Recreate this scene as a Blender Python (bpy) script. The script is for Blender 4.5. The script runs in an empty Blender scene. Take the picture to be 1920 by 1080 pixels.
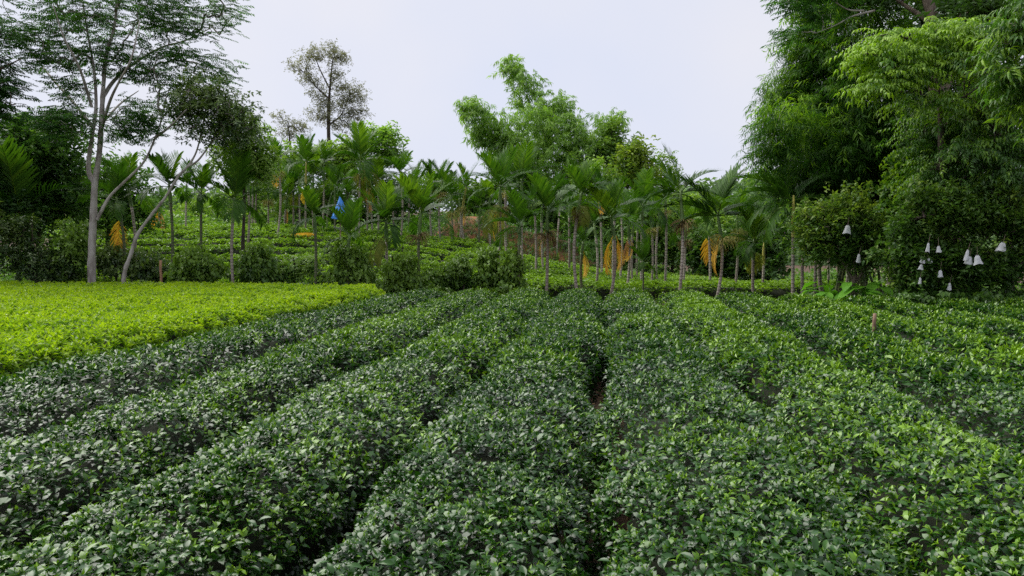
import bpy, math
import numpy as np
from mathutils import Matrix, Vector

# ------------------------------------------------------------------ camera, sky, sun, exposure
SC = bpy.context.scene
COL = SC.collection
RNG = np.random.default_rng(11)
F = 1333.0                       # focal length in pixels of the 1920 px frame
CAM = np.array([0.0, 0.0, 2.1])
PITCH = math.atan(78.0 / F)

cam_data = bpy.data.cameras.new("camera")
cam = bpy.data.objects.new("camera", cam_data)
COL.objects.link(cam)
cam.location = CAM
cam.rotation_euler = (math.pi / 2 - PITCH, 0, 0)
cam_data.sensor_width = 36.0
cam_data.lens = F / 1920.0 * 36.0
cam_data.clip_end = 3000.0
SC.camera = cam

SUN_EL, SUN_AZ = math.radians(54), math.radians(-58)     # azimuth from +Y towards +X
world = bpy.data.worlds.new("World")
SC.world = world
world.use_nodes = True
wn, wl = world.node_tree.nodes, world.node_tree.links
bg = wn["Background"]
bg_strength = 0.06
sky = wn.new("ShaderNodeTexSky")
sky.sky_type = 'NISHITA'
sky.sun_disc = False
sky.sun_elevation = SUN_EL
sky.sun_rotation = SUN_AZ
sky.dust_density = 3.0
tcw = wn.new("ShaderNodeTexCoord")
nz = wn.new("ShaderNodeTexNoise")
nz.inputs["Scale"].default_value = 2.2
nz.inputs["Detail"].default_value = 4.0
wl.new(tcw.outputs["Generated"], nz.inputs["Vector"])
cr = wn.new("ShaderNodeValToRGB")                       # the even overcast layer, faintly mottled
cr.color_ramp.elements[0].position = 0.3
cr.color_ramp.elements[0].color = (0.72, 0.765, 0.915, 1)
cr.color_ramp.elements[1].position = 0.7
cr.color_ramp.elements[1].color = (0.835, 0.830, 0.890, 1)
wl.new(nz.outputs["Fac"], cr.inputs["Fac"])
sc10 = wn.new("ShaderNodeVectorMath")
sc10.operation = 'SCALE'
sc10.inputs[3].default_value = 10.0 * 0.1 / bg_strength / 4.0
wl.new(cr.outputs["Color"], sc10.inputs[0])
mixw = wn.new("ShaderNodeMix")
mixw.data_type = 'RGBA'
mixw.inputs["Factor"].default_value = 0.96
wl.new(sky.outputs["Color"], mixw.inputs["A"])
wl.new(sc10.outputs[0], mixw.inputs["B"])
wl.new(mixw.outputs["Result"], bg.inputs["Color"])
bg.inputs["Strength"].default_value = bg_strength

sun_data = bpy.data.lights.new("sun", 'SUN')
sun_data.energy = 1.5
sun_data.angle = math.radians(64)
sun_data.color = (1.0, 0.97, 0.90)
sun = bpy.data.objects.new("sun", sun_data)
COL.objects.link(sun)
sdir = Vector((math.sin(SUN_AZ) * math.cos(SUN_EL), math.cos(SUN_AZ) * math.cos(SUN_EL), math.sin(SUN_EL)))
sun.rotation_euler = (-sdir).to_track_quat('-Z', 'Y').to_euler()
sun.location = (0, 0, 40)

SC.view_settings.view_transform = 'Standard'
SC.view_settings.look = 'None'
SC.view_settings.exposure = 2.0
SC.view_settings.gamma = 1.0
SC.view_settings.use_curve_mapping = False
SC.render.engine = 'CYCLES'
cy = SC.cycles
cy.use_denoising = False
cy.max_bounces = 6
cy.diffuse_bounces = 3
cy.glossy_bounces = 2
cy.transmission_bounces = 4
cy.caustics_reflective = False
cy.caustics_refractive = False

# ------------------------------------------------------------------ helpers


def at(px, py, d):
    """The point at distance d along +Y that the 1920x1080 photograph shows at (px, py)."""
    r = np.array([(px - 960.0) / F, math.cos(PITCH) + (540.0 - py) / F * math.sin(PITCH),
                  -math.sin(PITCH) + (540.0 - py) / F * math.cos(PITCH)])
    return CAM + r * (d / r[1])


def vnoise(x, y, seed=0):
    """Smooth value noise in -1..1."""
    x = np.asarray(x, float) + 1000.0
    y = np.asarray(y, float) + 1000.0
    xi, yi = np.floor(x).astype(np.int64), np.floor(y).astype(np.int64)
    fx, fy = x - xi, y - yi
    fx, fy = fx * fx * (3 - 2 * fx), fy * fy * (3 - 2 * fy)

    def h(a, b):
        n = (a * 374761393 + b * 668265263 + seed * 974634777) & 0x7FFFFFFF
        n = ((n ^ (n >> 13)) * 1274126177) & 0x7FFFFFFF
        return ((n ^ (n >> 16)) & 0xFFFF) / 32767.5 - 1.0
    return ((h(xi, yi) * (1 - fx) + h(xi + 1, yi) * fx) * (1 - fy)
            + (h(xi, yi + 1) * (1 - fx) + h(xi + 1, yi + 1) * fx) * fy)


def smooth(t):
    t = np.clip(t, 0, 1)
    return t * t * (3 - 2 * t)


def rots(yaw, pitch, roll):
    """Rz(yaw) @ Rx(pitch) @ Ry(roll), N matrices; +Y is the leaf's axis, +Z its upper face."""
    cyw, sy = np.cos(yaw), np.sin(yaw)
    cp, sp = np.cos(pitch), np.sin(pitch)
    cr_, sr = np.cos(roll), np.sin(roll)
    o, i = np.zeros_like(yaw), np.ones_like(yaw)
    rz = np.stack([cyw, -sy, o, sy, cyw, o, o, o, i], -1).reshape(-1, 3, 3)
    rx = np.stack([i, o, o, o, cp, -sp, o, sp, cp], -1).reshape(-1, 3, 3)
    ry = np.stack([cr_, o, sr, o, i, o, -sr, o, cr_], -1).reshape(-1, 3, 3)
    return rz @ rx @ ry


class Geo:
    """Collects quads; build() links them as ONE mesh object."""

    def __init__(self):
        self.v, self.f, self.t, self.n = [], [], [], 0

    def add(self, v, f, t=0.5):
        v = np.asarray(v, float).reshape(-1, 3)
        f = np.asarray(f, np.int64).reshape(-1, 4)
        self.v.append(v)
        self.f.append(f + self.n)
        self.t.append(np.broadcast_to(np.asarray(t, float), (len(v),)))
        self.n += len(v)

    def scatter(self, tpl, pos, rot, scale, tint):
        tv, tf, tt = tpl
        n, k = len(pos), len(tv)
        if n == 0:
            return
        scale = np.broadcast_to(np.asarray(scale, float), (n,))
        tint = np.broadcast_to(np.asarray(tint, float), (n,))
        v = np.einsum('nij,kj->nki', rot, tv) * scale[:, None, None] + pos[:, None, :]
        f = tf[None, :, :] + (np.arange(n) * k)[:, None, None]
        t = tint[:, None] + tt[None, :]
        self.add(v.reshape(-1, 3), f.reshape(-1, 4), t.reshape(-1))

    def tube(self, pts, radii, sides=6, cap=True, tint=0.5):
        pts = np.asarray(pts, float)
        n = len(pts)
        radii = np.broadcast_to(np.asarray(radii, float), (n,))
        d = np.gradient(pts, axis=0)
        d /= np.linalg.norm(d, axis=1)[:, None] + 1e-9
        ref = np.array([0.0, 0.0, 1.0]) if abs(d[:, 2]).mean() < 0.8 else np.array([1.0, 0.0, 0.0])
        a = np.cross(d, ref)
        a /= np.linalg.norm(a, axis=1)[:, None] + 1e-9
        b = np.cross(d, a)
        th = np.arange(sides) * 2 * math.pi / sides
        v = pts[:, None] + radii[:, None, None] * (np.cos(th)[None, :, None] * a[:, None] + np.sin(th)[None, :, None] * b[:, None])
        i, j = np.meshgrid(np.arange(n - 1), np.arange(sides), indexing='ij')
        j2 = (j + 1) % sides
        f = np.stack([i * sides + j, i * sides + j2, (i + 1) * sides + j2, (i + 1) * sides + j], -1).reshape(-1, 4)
        self.add(v.reshape(-1, 3), f, tint)
        if cap and sides in (4, 6, 8):
            base = self.n - n * sides
            for r in (0, n - 1):
                o = base + r * sides
                for k in range(1, sides - 2, 2):
                    self.f.append(np.array([[o, o + k, o + k + 1, o + k + 2]]))

    def edges(self, p0, p1, r0, r1, sides=4):
        """Separate tapered frustums from p0 to p1 (arrays)."""
        n = len(p0)
        if n == 0:
            return
        d = p1 - p0
        d /= np.linalg.norm(d, axis=1)[:, None] + 1e-9
        ref = np.where(np.abs(d[:, 2:3]) < 0.8, np.array([[0, 0, 1.0]]), np.array([[1.0, 0, 0]]))
        a = np.cross(d, ref)
        a /= np.linalg.norm(a, axis=1)[:, None] + 1e-9
        b = np.cross(d, a)
        th = np.arange(sides) * 2 * math.pi / sides
        ring = np.cos(th)[None, :, None] * a[:, None] + np.sin(th)[None, :, None] * b[:, None]
        v = np.concatenate([p0[:, None] + ring * r0[:, None, None], p1[:, None] + ring * r1[:, None, None]], 1)
        j = np.arange(sides)
        f1 = np.stack([j, (j + 1) % sides, (j + 1) % sides + sides, j + sides], -1)
        f = f1[None] + (np.arange(n) * 2 * sides)[:, None, None]
        self.add(v.reshape(-1, 3), f.reshape(-1, 4), 0.5)

    def build(self, name, mat, parent=None, shade=False, stuff=False):
        me = self.mesh(name, mat, shade)
        o = bpy.data.objects.new(name, me)
        COL.objects.link(o)
        if parent is not None:
            o.parent = parent
            o.matrix_parent_inverse = Matrix.Translation(-Vector(parent.location)) if parent.rotation_euler.z == 0 else Matrix()
        if stuff:
            o["kind"] = "stuff"
        return o

    def mesh(self, name, mat, shade=False):
        v = np.concatenate(self.v).astype(np.float32)
        f = np.concatenate(self.f).astype(np.int32)
        t = np.concatenate(self.t).astype(np.float32)
        me = bpy.data.meshes.new(name)
        me.vertices.add(len(v))
        me.vertices.foreach_set("co", v.ravel())
        me.loops.add(len(f) * 4)
        me.loops.foreach_set("vertex_index", f.ravel())
        me.polygons.add(len(f))
        me.polygons.foreach_set("loop_start", np.arange(len(f), dtype=np.int32) * 4)
        me.polygons.foreach_set("loop_total", np.full(len(f), 4, np.int32))
        me.polygons.foreach_set("use_smooth", np.full(len(f), bool(shade)))
        at_ = me.attributes.new("tint", 'FLOAT', 'POINT')
        at_.data.foreach_set("value", t)
        me.update()
        me.materials.append(mat)
        return me


def thing(name, loc, label, cat, group=None):
    o = bpy.data.objects.new(name, None)
    COL.objects.link(o)
    o.location = Vector([float(c) for c in loc])
    o.empty_display_size = 0.2
    return tag(o, label, cat, group)


def tag(o, label, cat, group=None):
    o["label"] = label
    o["category"] = cat
    if group:
        o["group"] = group
    return o


# ------------------------------------------------------------------ materials


def base_mat(name):
    m = bpy.data.materials.new(name)
    m.use_nodes = True
    nt = m.node_tree
    return m, nt.nodes, nt.links, nt.nodes["Principled BSDF"]


def leaf_mat(name, old, mid, new, rough=0.45, spec=0.5, trans=0.3, vary=0.25):
    """Leaf colour runs old -> mid -> new growth with the tint attribute; every object shifts a little."""
    m, N, L, bs = base_mat(name)
    a = N.new("ShaderNodeAttribute")
    a.attribute_name = "tint"
    oi = N.new("ShaderNodeObjectInfo")
    geo = N.new("ShaderNodeNewGeometry")
    md = N.new("ShaderNodeMath")
    md.operation = 'MULTIPLY_ADD'
    md.inputs[1].default_value = vary
    L.new(oi.outputs["Random"], md.inputs[0])
    ad = N.new("ShaderNodeMath")
    ad.operation = 'ADD'
    L.new(a.outputs["Fac"], ad.inputs[0])
    md.inputs[2].default_value = -vary / 2
    isl = N.new("ShaderNodeMath")
    isl.operation = 'MULTIPLY_ADD'
    isl.inputs[1].default_value = 0.3
    isl.inputs[2].default_value = -0.15
    L.new(geo.outputs["Random Per Island"], isl.inputs[0])
    L.new(md.outputs[0], ad.inputs[1])
    ad2 = N.new("ShaderNodeMath")
    ad2.operation = 'ADD'
    L.new(ad.outputs[0], ad2.inputs[0])
    L.new(isl.outputs[0], ad2.inputs[1])
    r = N.new("ShaderNodeValToRGB")
    e = r.color_ramp.elements
    e[0].position, e[0].color = 0.0, (*old, 1)
    e[1].position, e[1].color = 1.0, (*new, 1)
    k = e.new(0.5)
    k.color = (*mid, 1)
    L.new(ad2.outputs[0], r.inputs["Fac"])
    L.new(r.outputs["Color"], bs.inputs["Base Color"])
    bs.inputs["Roughness"].default_value = rough
    bs.inputs["Specular IOR Level"].default_value = spec
    tr = N.new("ShaderNodeBsdfTranslucent")
    hs = N.new("ShaderNodeMix")
    hs.data_type = 'RGBA'
    hs.blend_type = 'MULTIPLY'
    hs.inputs["Factor"].default_value = 1.0
    hs.inputs["B"].default_value = (1.6, 1.7, 0.7, 1)
    L.new(r.outputs["Color"], hs.inputs["A"])
    L.new(hs.outputs["Result"], tr.inputs["Color"])
    mx = N.new("ShaderNodeMixShader")
    mx.inputs["Fac"].default_value = trans
    L.new(bs.outputs["BSDF"], mx.inputs[1])
    L.new(tr.outputs["BSDF"], mx.inputs[2])
    L.new(mx.outputs["Shader"], N["Material Output"].inputs["Surface"])
    return m


def noise_mat(name, c1, c2, scale=8.0, rough=0.85, stretch=(1, 1, 1), bump=0.3, c3=None, spec=0.3, detail=6.0):
    m, N, L, bs = base_mat(name)
    tc = N.new("ShaderNodeTexCoord")
    mp = N.new("ShaderNodeMapping")
    mp.inputs["Scale"].default_value = stretch
    L.new(tc.outputs["Object"], mp.inputs["Vector"])
    n = N.new("ShaderNodeTexNoise")
    n.inputs["Scale"].default_value = scale
    n.inputs["Detail"].default_value = detail
    L.new(mp.outputs["Vector"], n.inputs["Vector"])
    r = N.new("ShaderNodeValToRGB")
    e = r.color_ramp.elements
    e[0].position, e[0].color = 0.32, (*c1, 1)
    e[1].position, e[1].color = 0.68, (*c2, 1)
    if c3:
        k = e.new(0.5)
        k.color = (*c3, 1)
    L.new(n.outputs["Fac"], r.inputs["Fac"])
    L.new(r.outputs["Color"], bs.inputs["Base Color"])
    bs.inputs["Roughness"].default_value = rough
    bs.inputs["Specular IOR Level"].default_value = spec
    if bump:
        b = N.new("ShaderNodeBump")
        b.inputs["Strength"].default_value = bump
        b.inputs["Distance"].default_value = 0.02
        L.new(n.outputs["Fac"], b.inputs["Height"])
        L.new(b.outputs["Normal"], bs.inputs["Normal"])
    return m


def ring_mat(name, c1, c2, c3):
    """A palm trunk: pale and brown patches with narrow leaf-scar rings."""
    m, N, L, bs = base_mat(name)
    tc = N.new("ShaderNodeTexCoord")
    n = N.new("ShaderNodeTexNoise")
    n.inputs["Scale"].default_value = 3.0
    n.inputs["Detail"].default_value = 5.0
    oi = N.new("ShaderNodeObjectInfo")
    L.new(tc.outputs["Object"], n.inputs["Vector"])
    ad = N.new("ShaderNodeMath")
    ad.operation = 'MULTIPLY_ADD'
    ad.inputs[1].default_value = 0.35
    L.new(oi.outputs["Random"], ad.inputs[0])
    L.new(n.outputs["Fac"], ad.inputs[2])
    r = N.new("ShaderNodeValToRGB")
    e = r.color_ramp.elements
    e[0].position, e[0].color = 0.40, (*c1, 1)
    e[1].position, e[1].color = 0.90, (*c2, 1)
    L.new(ad.outputs[0], r.inputs["Fac"])
    w = N.new("ShaderNodeTexWave")
    w.bands_direction = 'Z'
    w.inputs["Scale"].default_value = 2.6
    w.inputs["Distortion"].default_value = 1.2
    L.new(tc.outputs["Object"], w.inputs["Vector"])
    rr = N.new("ShaderNodeValToRGB")
    rr.color_ramp.elements[0].position = 0.80
    rr.color_ramp.elements[1].position = 0.97
    L.new(w.outputs["Fac"], rr.inputs["Fac"])
    mx = N.new("ShaderNodeMix")
    mx.data_type = 'RGBA'
    L.new(rr.outputs["Color"], mx.inputs["Factor"])
    L.new(r.outputs["Color"], mx.inputs["A"])
    mx.inputs["B"].default_value = (*c3, 1)
    L.new(mx.outputs["Result"], bs.inputs["Base Color"])
    bs.inputs["Roughness"].default_value = 0.8
    return m


M = {}
M['tea'] = leaf_mat("tea leaf", (0.005, 0.022, 0.003), (0.020, 0.078, 0.005), (0.20, 0.36, 0.012), rough=0.28, spec=0.50, trans=0.18)
M['tea_new'] = leaf_mat("young tea leaf", (0.04, 0.12, 0.012), (0.19, 0.315, 0.010), (0.30, 0.415, 0.014), rough=0.42, spec=0.35, trans=0.38)
M['tea_hill'] = leaf_mat("hill tea leaf", (0.030, 0.080, 0.012), (0.115, 0.225, 0.020), (0.24, 0.39, 0.026), rough=0.45, spec=0.5, trans=0.3)
M['palm'] = leaf_mat("palm leaf", (0.012, 0.044, 0.005), (0.043, 0.113, 0.009), (0.16, 0.27, 0.016), rough=0.5, spec=0.16, trans=0.30, vary=0.35)
M['palm_pale'] = leaf_mat("ageing palm leaf", (0.07, 0.105, 0.020), (0.12, 0.15, 0.025), (0.20, 0.20, 0.04), rough=0.7, spec=0.1, trans=0.3)
M['palm_dead'] = leaf_mat("withered palm leaf", (0.52, 0.25, 0.045), (0.66, 0.39, 0.05), (0.70, 0.48, 0.06), rough=0.7, spec=0.2, trans=0.3, vary=0.5)
M['palm_tan'] = leaf_mat("tan withered palm leaf", (0.34, 0.17, 0.08), (0.45, 0.24, 0.11), (0.50, 0.30, 0.14), rough=0.8, spec=0.2, trans=0.25)
M['flower'] = leaf_mat("palm flower stalk", (0.22, 0.20, 0.06), (0.36, 0.34, 0.09), (0.45, 0.40, 0.11), rough=0.7, spec=0.2, trans=0.2)
M['fruit_stalk'] = leaf_mat("palm fruit stalk", (0.16, 0.11, 0.05), (0.23, 0.17, 0.07), (0.28, 0.24, 0.10), rough=0.8, spec=0.2, trans=0.15)
M['shaft'] = noise_mat("green crownshaft", (0.07, 0.13, 0.035), (0.13, 0.20, 0.05), 5, 0.45, bump=0.1)
M['shaft_y'] = noise_mat("yellow crownshaft", (0.26, 0.25, 0.05), (0.36, 0.33, 0.06), 5, 0.45, bump=0.1)
M['ring'] = ring_mat("palm trunk", (0.18, 0.145, 0.115), (0.42, 0.37, 0.32), (0.15, 0.12, 0.095))
M['ring_green'] = ring_mat("young palm trunk", (0.05, 0.075, 0.03), (0.12, 0.15, 0.06), (0.16, 0.13, 0.09))
M['bark_pale'] = noise_mat("pale bark", (0.20, 0.17, 0.15), (0.46, 0.43, 0.40), 5, 0.85, (1, 1, 0.5), 0.4, (0.35, 0.32, 0.29))
M['bark_brown'] = noise_mat("brown bark", (0.10, 0.075, 0.055), (0.24, 0.19, 0.15), 9, 0.9, (1, 1, 0.3), 0.5)
M['bark_dark'] = noise_mat("dark bark", (0.035, 0.028, 0.022), (0.09, 0.07, 0.055), 9, 0.9, (1, 1, 0.3), 0.5)
M['culm'] = noise_mat("bamboo culm", (0.06, 0.09, 0.03), (0.14, 0.16, 0.05), 3, 0.5, bump=0.0)
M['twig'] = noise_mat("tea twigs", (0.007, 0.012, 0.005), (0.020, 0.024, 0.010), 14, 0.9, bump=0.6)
M['feather'] = leaf_mat("feathery leaf", (0.020, 0.064, 0.016), (0.045, 0.130, 0.028), (0.10, 0.22, 0.035), rough=0.5, spec=0.3, trans=0.36)
M['broad'] = leaf_mat("broad leaf", (0.018, 0.045, 0.016), (0.045, 0.095, 0.026), (0.13, 0.20, 0.04), rough=0.4, spec=0.5, trans=0.28)
M['grey_leaf'] = leaf_mat("grey green leaf", (0.13, 0.135, 0.115), (0.20, 0.205, 0.165), (0.27, 0.27, 0.20), rough=0.55, spec=0.4, trans=0.35)
M['bamboo'] = leaf_mat("bamboo leaf", (0.018, 0.055, 0.008), (0.036, 0.105, 0.010), (0.24, 0.42, 0.018), rough=0.5, spec=0.12, trans=0.45)  # new-growth colour doubles as the clump's painted sunlit rim
M['bamboo_far'] = leaf_mat("light bamboo leaf", (0.08, 0.17, 0.035), (0.17, 0.31, 0.05), (0.28, 0.43, 0.07), rough=0.5, spec=0.4, trans=0.4)
M['pinnate'] = leaf_mat("pinnate leaf", (0.020, 0.062, 0.012), (0.058, 0.150, 0.018), (0.24, 0.40, 0.02), rough=0.42, spec=0.4, trans=0.32)
M['vine'] = leaf_mat("vine leaf", (0.026, 0.068, 0.014), (0.060, 0.135, 0.022), (0.15, 0.26, 0.03), rough=0.45, spec=0.45, trans=0.25)
M['thicket'] = leaf_mat("thicket leaf", (0.035, 0.095, 0.022), (0.085, 0.185, 0.032), (0.20, 0.32, 0.045), rough=0.5, spec=0.4, trans=0.3)
M['citrus'] = leaf_mat("citrus leaf", (0.028, 0.075, 0.014), (0.072, 0.150, 0.024), (0.22, 0.30, 0.04), rough=0.45, spec=0.3, trans=0.36)
M['taro'] = leaf_mat("large soft leaf", (0.08, 0.24, 0.02), (0.13, 0.34, 0.025), (0.20, 0.42, 0.04), rough=0.5, spec=0.35, trans=0.4)
M['grass'] = leaf_mat("slope grass", (0.10, 0.19, 0.03), (0.17, 0.28, 0.04), (0.28, 0.36, 0.07), rough=0.6, spec=0.3, trans=0.35)
M['forest'] = leaf_mat("far forest leaf", (0.05, 0.10, 0.045), (0.09, 0.165, 0.06), (0.16, 0.25, 0.08), rough=0.6, spec=0.3, trans=0.3)
M['soil'] = noise_mat("field soil", (0.035, 0.022, 0.014), (0.11, 0.064, 0.040), 3.2, 0.95, bump=1.0, c3=(0.065, 0.040, 0.025))
M['bank'] = noise_mat("earth bank", (0.06, 0.040, 0.022), (0.27, 0.10, 0.045), 1.1, 0.95, bump=1.0, c3=(0.15, 0.075, 0.038))
M['hill_green'] = noise_mat("far hill cover", (0.04, 0.08, 0.035), (0.10, 0.16, 0.06), 0.15, 0.95, bump=0.0)
M['litter'] = leaf_mat("fallen leaf", (0.07, 0.045, 0.025), (0.14, 0.09, 0.045), (0.24, 0.17, 0.08), rough=0.8, spec=0.2, trans=0.1)
M['stake'] = noise_mat("weathered wood", (0.16, 0.10, 0.07), (0.34, 0.23, 0.16), 12, 0.9, (1, 1, 0.15), 0.5)
M['stake_red'] = noise_mat("reddish wood", (0.25, 0.13, 0.07), (0.42, 0.25, 0.15), 12, 0.9, (1, 1, 0.15), 0.5)
M['blossom'] = leaf_mat("pink blossom", (0.40, 0.22, 0.42), (0.48, 0.30, 0.50), (0.58, 0.40, 0.58), rough=0.6, spec=0.2, trans=0.3)


def cloth_mat(name, c, rough, trans):
    m, N, L, bs = base_mat(name)
    tc = N.new("ShaderNodeTexCoord")
    n = N.new("ShaderNodeTexNoise")
    n.inputs["Scale"].default_value = 9.0
    L.new(tc.outputs["Object"], n.inputs["Vector"])
    r = N.new("ShaderNodeValToRGB")
    r.color_ramp.elements[0].color = (*[x * 0.8 for x in c], 1)
    r.color_ramp.elements[1].color = (*c, 1)
    L.new(n.outputs["Fac"], r.inputs["Fac"])
    L.new(r.outputs["Color"], bs.inputs["Base Color"])
    bs.inputs["Roughness"].default_value = rough
    tr = N.new("ShaderNodeBsdfTranslucent")
    L.new(r.outputs["Color"], tr.inputs["Color"])
    mx = N.new("ShaderNodeMixShader")
    mx.inputs["Fac"].default_value = trans
    L.new(bs.outputs["BSDF"], mx.inputs[1])
    L.new(tr.outputs["BSDF"], mx.inputs[2])
    L.new(mx.outputs["Shader"], N["Material Output"].inputs["Surface"])
    return m


M['bag'] = cloth_mat("white fruit bag", (0.82, 0.83, 0.86), 0.6, 0.25)
M['tarp'] = cloth_mat("blue tarpaulin", (0.045, 0.28, 0.85), 0.45, 0.2)

# ------------------------------------------------------------------ leaf and spray shapes (vertices, quads, tint)


def leaf(l, w, arch=0.3, fold=0.25, seg=2):
    """A leaf along +Y with a pointed tip, folded on its midrib, arching down towards the tip."""
    if seg == 0:
        v = [(0, 0, 0), (w / 2, l * 0.45, fold * w), (0, l, -arch * l * 0.5), (-w / 2, l * 0.45, fold * w)]
        return np.array(v), np.array([[0, 1, 2, 3]])
    if seg == 1:
        v = [(0, 0, 0), (w / 2, l * 0.42, fold * w), (0, l * 0.5, 0.08 * l * arch), (-w / 2, l * 0.42, fold * w), (0, l, -arch * l * 0.45)]
        return np.array(v), np.array([[0, 1, 4, 2], [0, 2, 4, 3]])
    ts = np.linspace(0, 1, seg + 1)
    prof = np.sin(np.pi * np.clip(ts * 0.92 + 0.03, 0, 1) ** 0.85)
    prof[0], prof[-1] = 0.06, 0.03
    y, z, ang = [0.0], [0.0], 0.35 * arch
    for i in range(seg):
        st = l / seg
        y.append(y[-1] + st * math.cos(ang))
        z.append(z[-1] + st * math.sin(ang))
        ang -= 1.7 * arch / seg
    v = []
    for i in range(seg + 1):
        hw = w / 2 * prof[i]
        v += [(-hw, y[i], z[i] + fold * hw * 2), (0, y[i], z[i]), (hw, y[i], z[i] + fold * hw * 2)]
    f = []
    for i in range(seg):
        a = i * 3
        f += [(a, a + 1, a + 4, a + 3), (a + 1, a + 2, a + 5, a + 4)]
    return np.array(v), np.array(f)


def oval(l, w, arch=0.5, seg=4, twist=0.0):
    """An oval leaf as one curved strip along +Y: domed along its length, rounded outline, pointed tip."""
    ts = np.linspace(0, 1, seg + 1)
    prof = np.sin(np.pi * np.clip(ts * 0.94 + 0.04, 0, 1) ** 0.9) ** 0.8
    prof[0], prof[-1] = 0.10, 0.04
    y, z, ang, V = 0.0, 0.0, 0.55 * arch, []
    for i in range(seg + 1):
        hw = w / 2 * prof[i]
        t = twist * (ts[i] - .5)
        V += [(-hw * math.cos(t), y, z - hw * math.sin(t)), (hw * math.cos(t), y, z + hw * math.sin(t))]
        y += l / seg * math.cos(ang)
        z += l / seg * math.sin(ang)
        ang -= 1.8 * arch / seg
    f = [(2 * i, 2 * i + 1, 2 * i + 3, 2 * i + 2) for i in range(seg)]
    return np.array(V), np.array(f)


def assemble(items):
    """items: (leaf, position, yaw, pitch, roll, tint) -> one template."""
    V, Fq, T, n = [], [], [], 0
    for (lv, lf), p, ya, pi_, ro, t in items:
        R = rots(np.array([ya]), np.array([pi_]), np.array([ro]))[0]
        V.append(lv @ R.T + np.asarray(p))
        Fq.append(lf + n)
        T.append(np.full(len(lv), t))
        n += len(lv)
    return np.concatenate(V), np.concatenate(Fq), np.concatenate(T)


def rn(a, b):
    return RNG.uniform(a, b)


def tea_sprig(lod, young=False):
    items = []
    n = 5
    y0 = rn(0, 6.28)
    for i in range(n):
        k = rn(0.8, 1.25)
        if lod == 0:
            lf = oval(0.070 * k, 0.034 * k, rn(0.4, 1.0), 3, rn(-.7, .7))
        else:
            lf = oval(0.072 * k, 0.034 * k, rn(0.4, 1.0), 3, rn(-.6, .6)) if lod == 1 else leaf(0.074 * k, 0.036 * k, rn(0.3, 0.8), rn(0.1, 0.3), 0)
        h = -0.075 + 0.02 * i
        pit = (rn(0.5, 1.15) if young else rn(-0.05, 0.45) + 0.05 * i)
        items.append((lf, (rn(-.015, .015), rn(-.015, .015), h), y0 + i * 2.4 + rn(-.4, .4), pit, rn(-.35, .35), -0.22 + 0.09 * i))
    for i in range(2):
        k = rn(0.8, 1.2)
        lf = leaf((0.040, 0.047, 0.060)[lod] * k, (0.014, 0.017, 0.023)[lod] * k, rn(0.0, 0.4), 0.3, 1 if lod < 2 else 0)
        items.append((lf, (0, 0, 0.02), rn(0, 6.28), rn(0.45, 1.25), 0, 0.36))
    if lod == 0:                                      # the green stem
        w = 0.002
        v = np.array([(-w, 0, -0.09), (w, 0, -0.09), (w, 0, 0.03), (-w, 0, 0.03)])
        items.append(((v, np.array([[0, 1, 2, 3]])), (0, 0, 0), rn(0, 3), 0, 0, 0.25))
    return assemble(items)


def feather_spray(l=0.46, pairs=8):
    items = []
    for i in range(pairs):
        t = (i + 0.6) / pairs
        for s in (-1, 1):
            ll = (0.17 if t > 0.2 else 0.12) * (1.05 - 0.5 * t * t) * rn(0.8, 1.15)
            items.append((leaf(ll, 0.042, 0.5, 0.15, 0), (0, l * t, -0.14 * l * t * t), -s * (1.15 - 0.45 * t) + rn(-.15, .15), rn(-0.25, 0.1), 0, rn(-.1, .1)))
    return assemble(items)


def broad_sprig(n=8, l=0.12, w=0.048, spread=0.07, droop=0.0, seg=1):
    items = []
    y0 = rn(0, 6)
    for i in range(n):
        k = rn(0.75, 1.2)
        items.append((leaf(l * k, w * k, rn(0.3, 0.8), 0.2, seg), (rn(-1, 1) * spread * .6, rn(-1, 1) * spread * .6, rn(-1, 1) * spread),
                      y0 + i * 2.4, rn(-0.5, 0.7) - droop, rn(-.5, .5), 0.12 * (i / n - 0.5)))
    return assemble(items)


def bamboo_sprig(n=12, l=0.2, w=0.026):
    items = []
    for i in range(n):
        t = i / n
        k = rn(0.7, 1.2)
        items.append((leaf(l * k, w * k, rn(0.2, 0.8), 0.1, 0), (0.0, 0.34 * t, -0.10 * t * t + rn(-.02, .02)), (-1) ** i * rn(0.3, 1.1), rn(-0.9, 0.15), rn(-.5, .5), rn(-.12, .12)))
    return assemble(items)


def pinnate_spray(pairs=6, l=0.55, ll=0.16, lw=0.055, seg=1):
    items = []
    for i in range(pairs):
        t = (i + 0.8) / pairs
        for s in (-1, 1):
            k = rn(0.8, 1.1) * (1.0 - 0.25 * t)
            items.append((leaf(ll * k, lw * k, rn(0.5, 1.0), 0.2, seg), (0, l * t, 0.04 * math.sin(3 * t) - 0.16 * l * t * t), -s * rn(0.75, 1.15), rn(-0.75, -0.15), 0, 0.14 * t))
    items.append((leaf(ll, lw, 0.8, 0.2, seg), (0, l, -0.16 * l), 0, -0.5, 0, 0.15))
    return assemble(items)


def vine_sprig(n=6):
    items = []
    for i in range(n):
        k = rn(0.7, 1.25)
        lf = leaf(0.12 * k, 0.10 * k, 0.5, 0.12, 1)
        items.append((lf, (rn(-.1, .1), rn(-.06, .06), rn(-.1, .1)), rn(-0.9, 0.9), rn(-1.1, 0.0), rn(-.4, .4), rn(-.15, .15)))
    return assemble(items)


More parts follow.
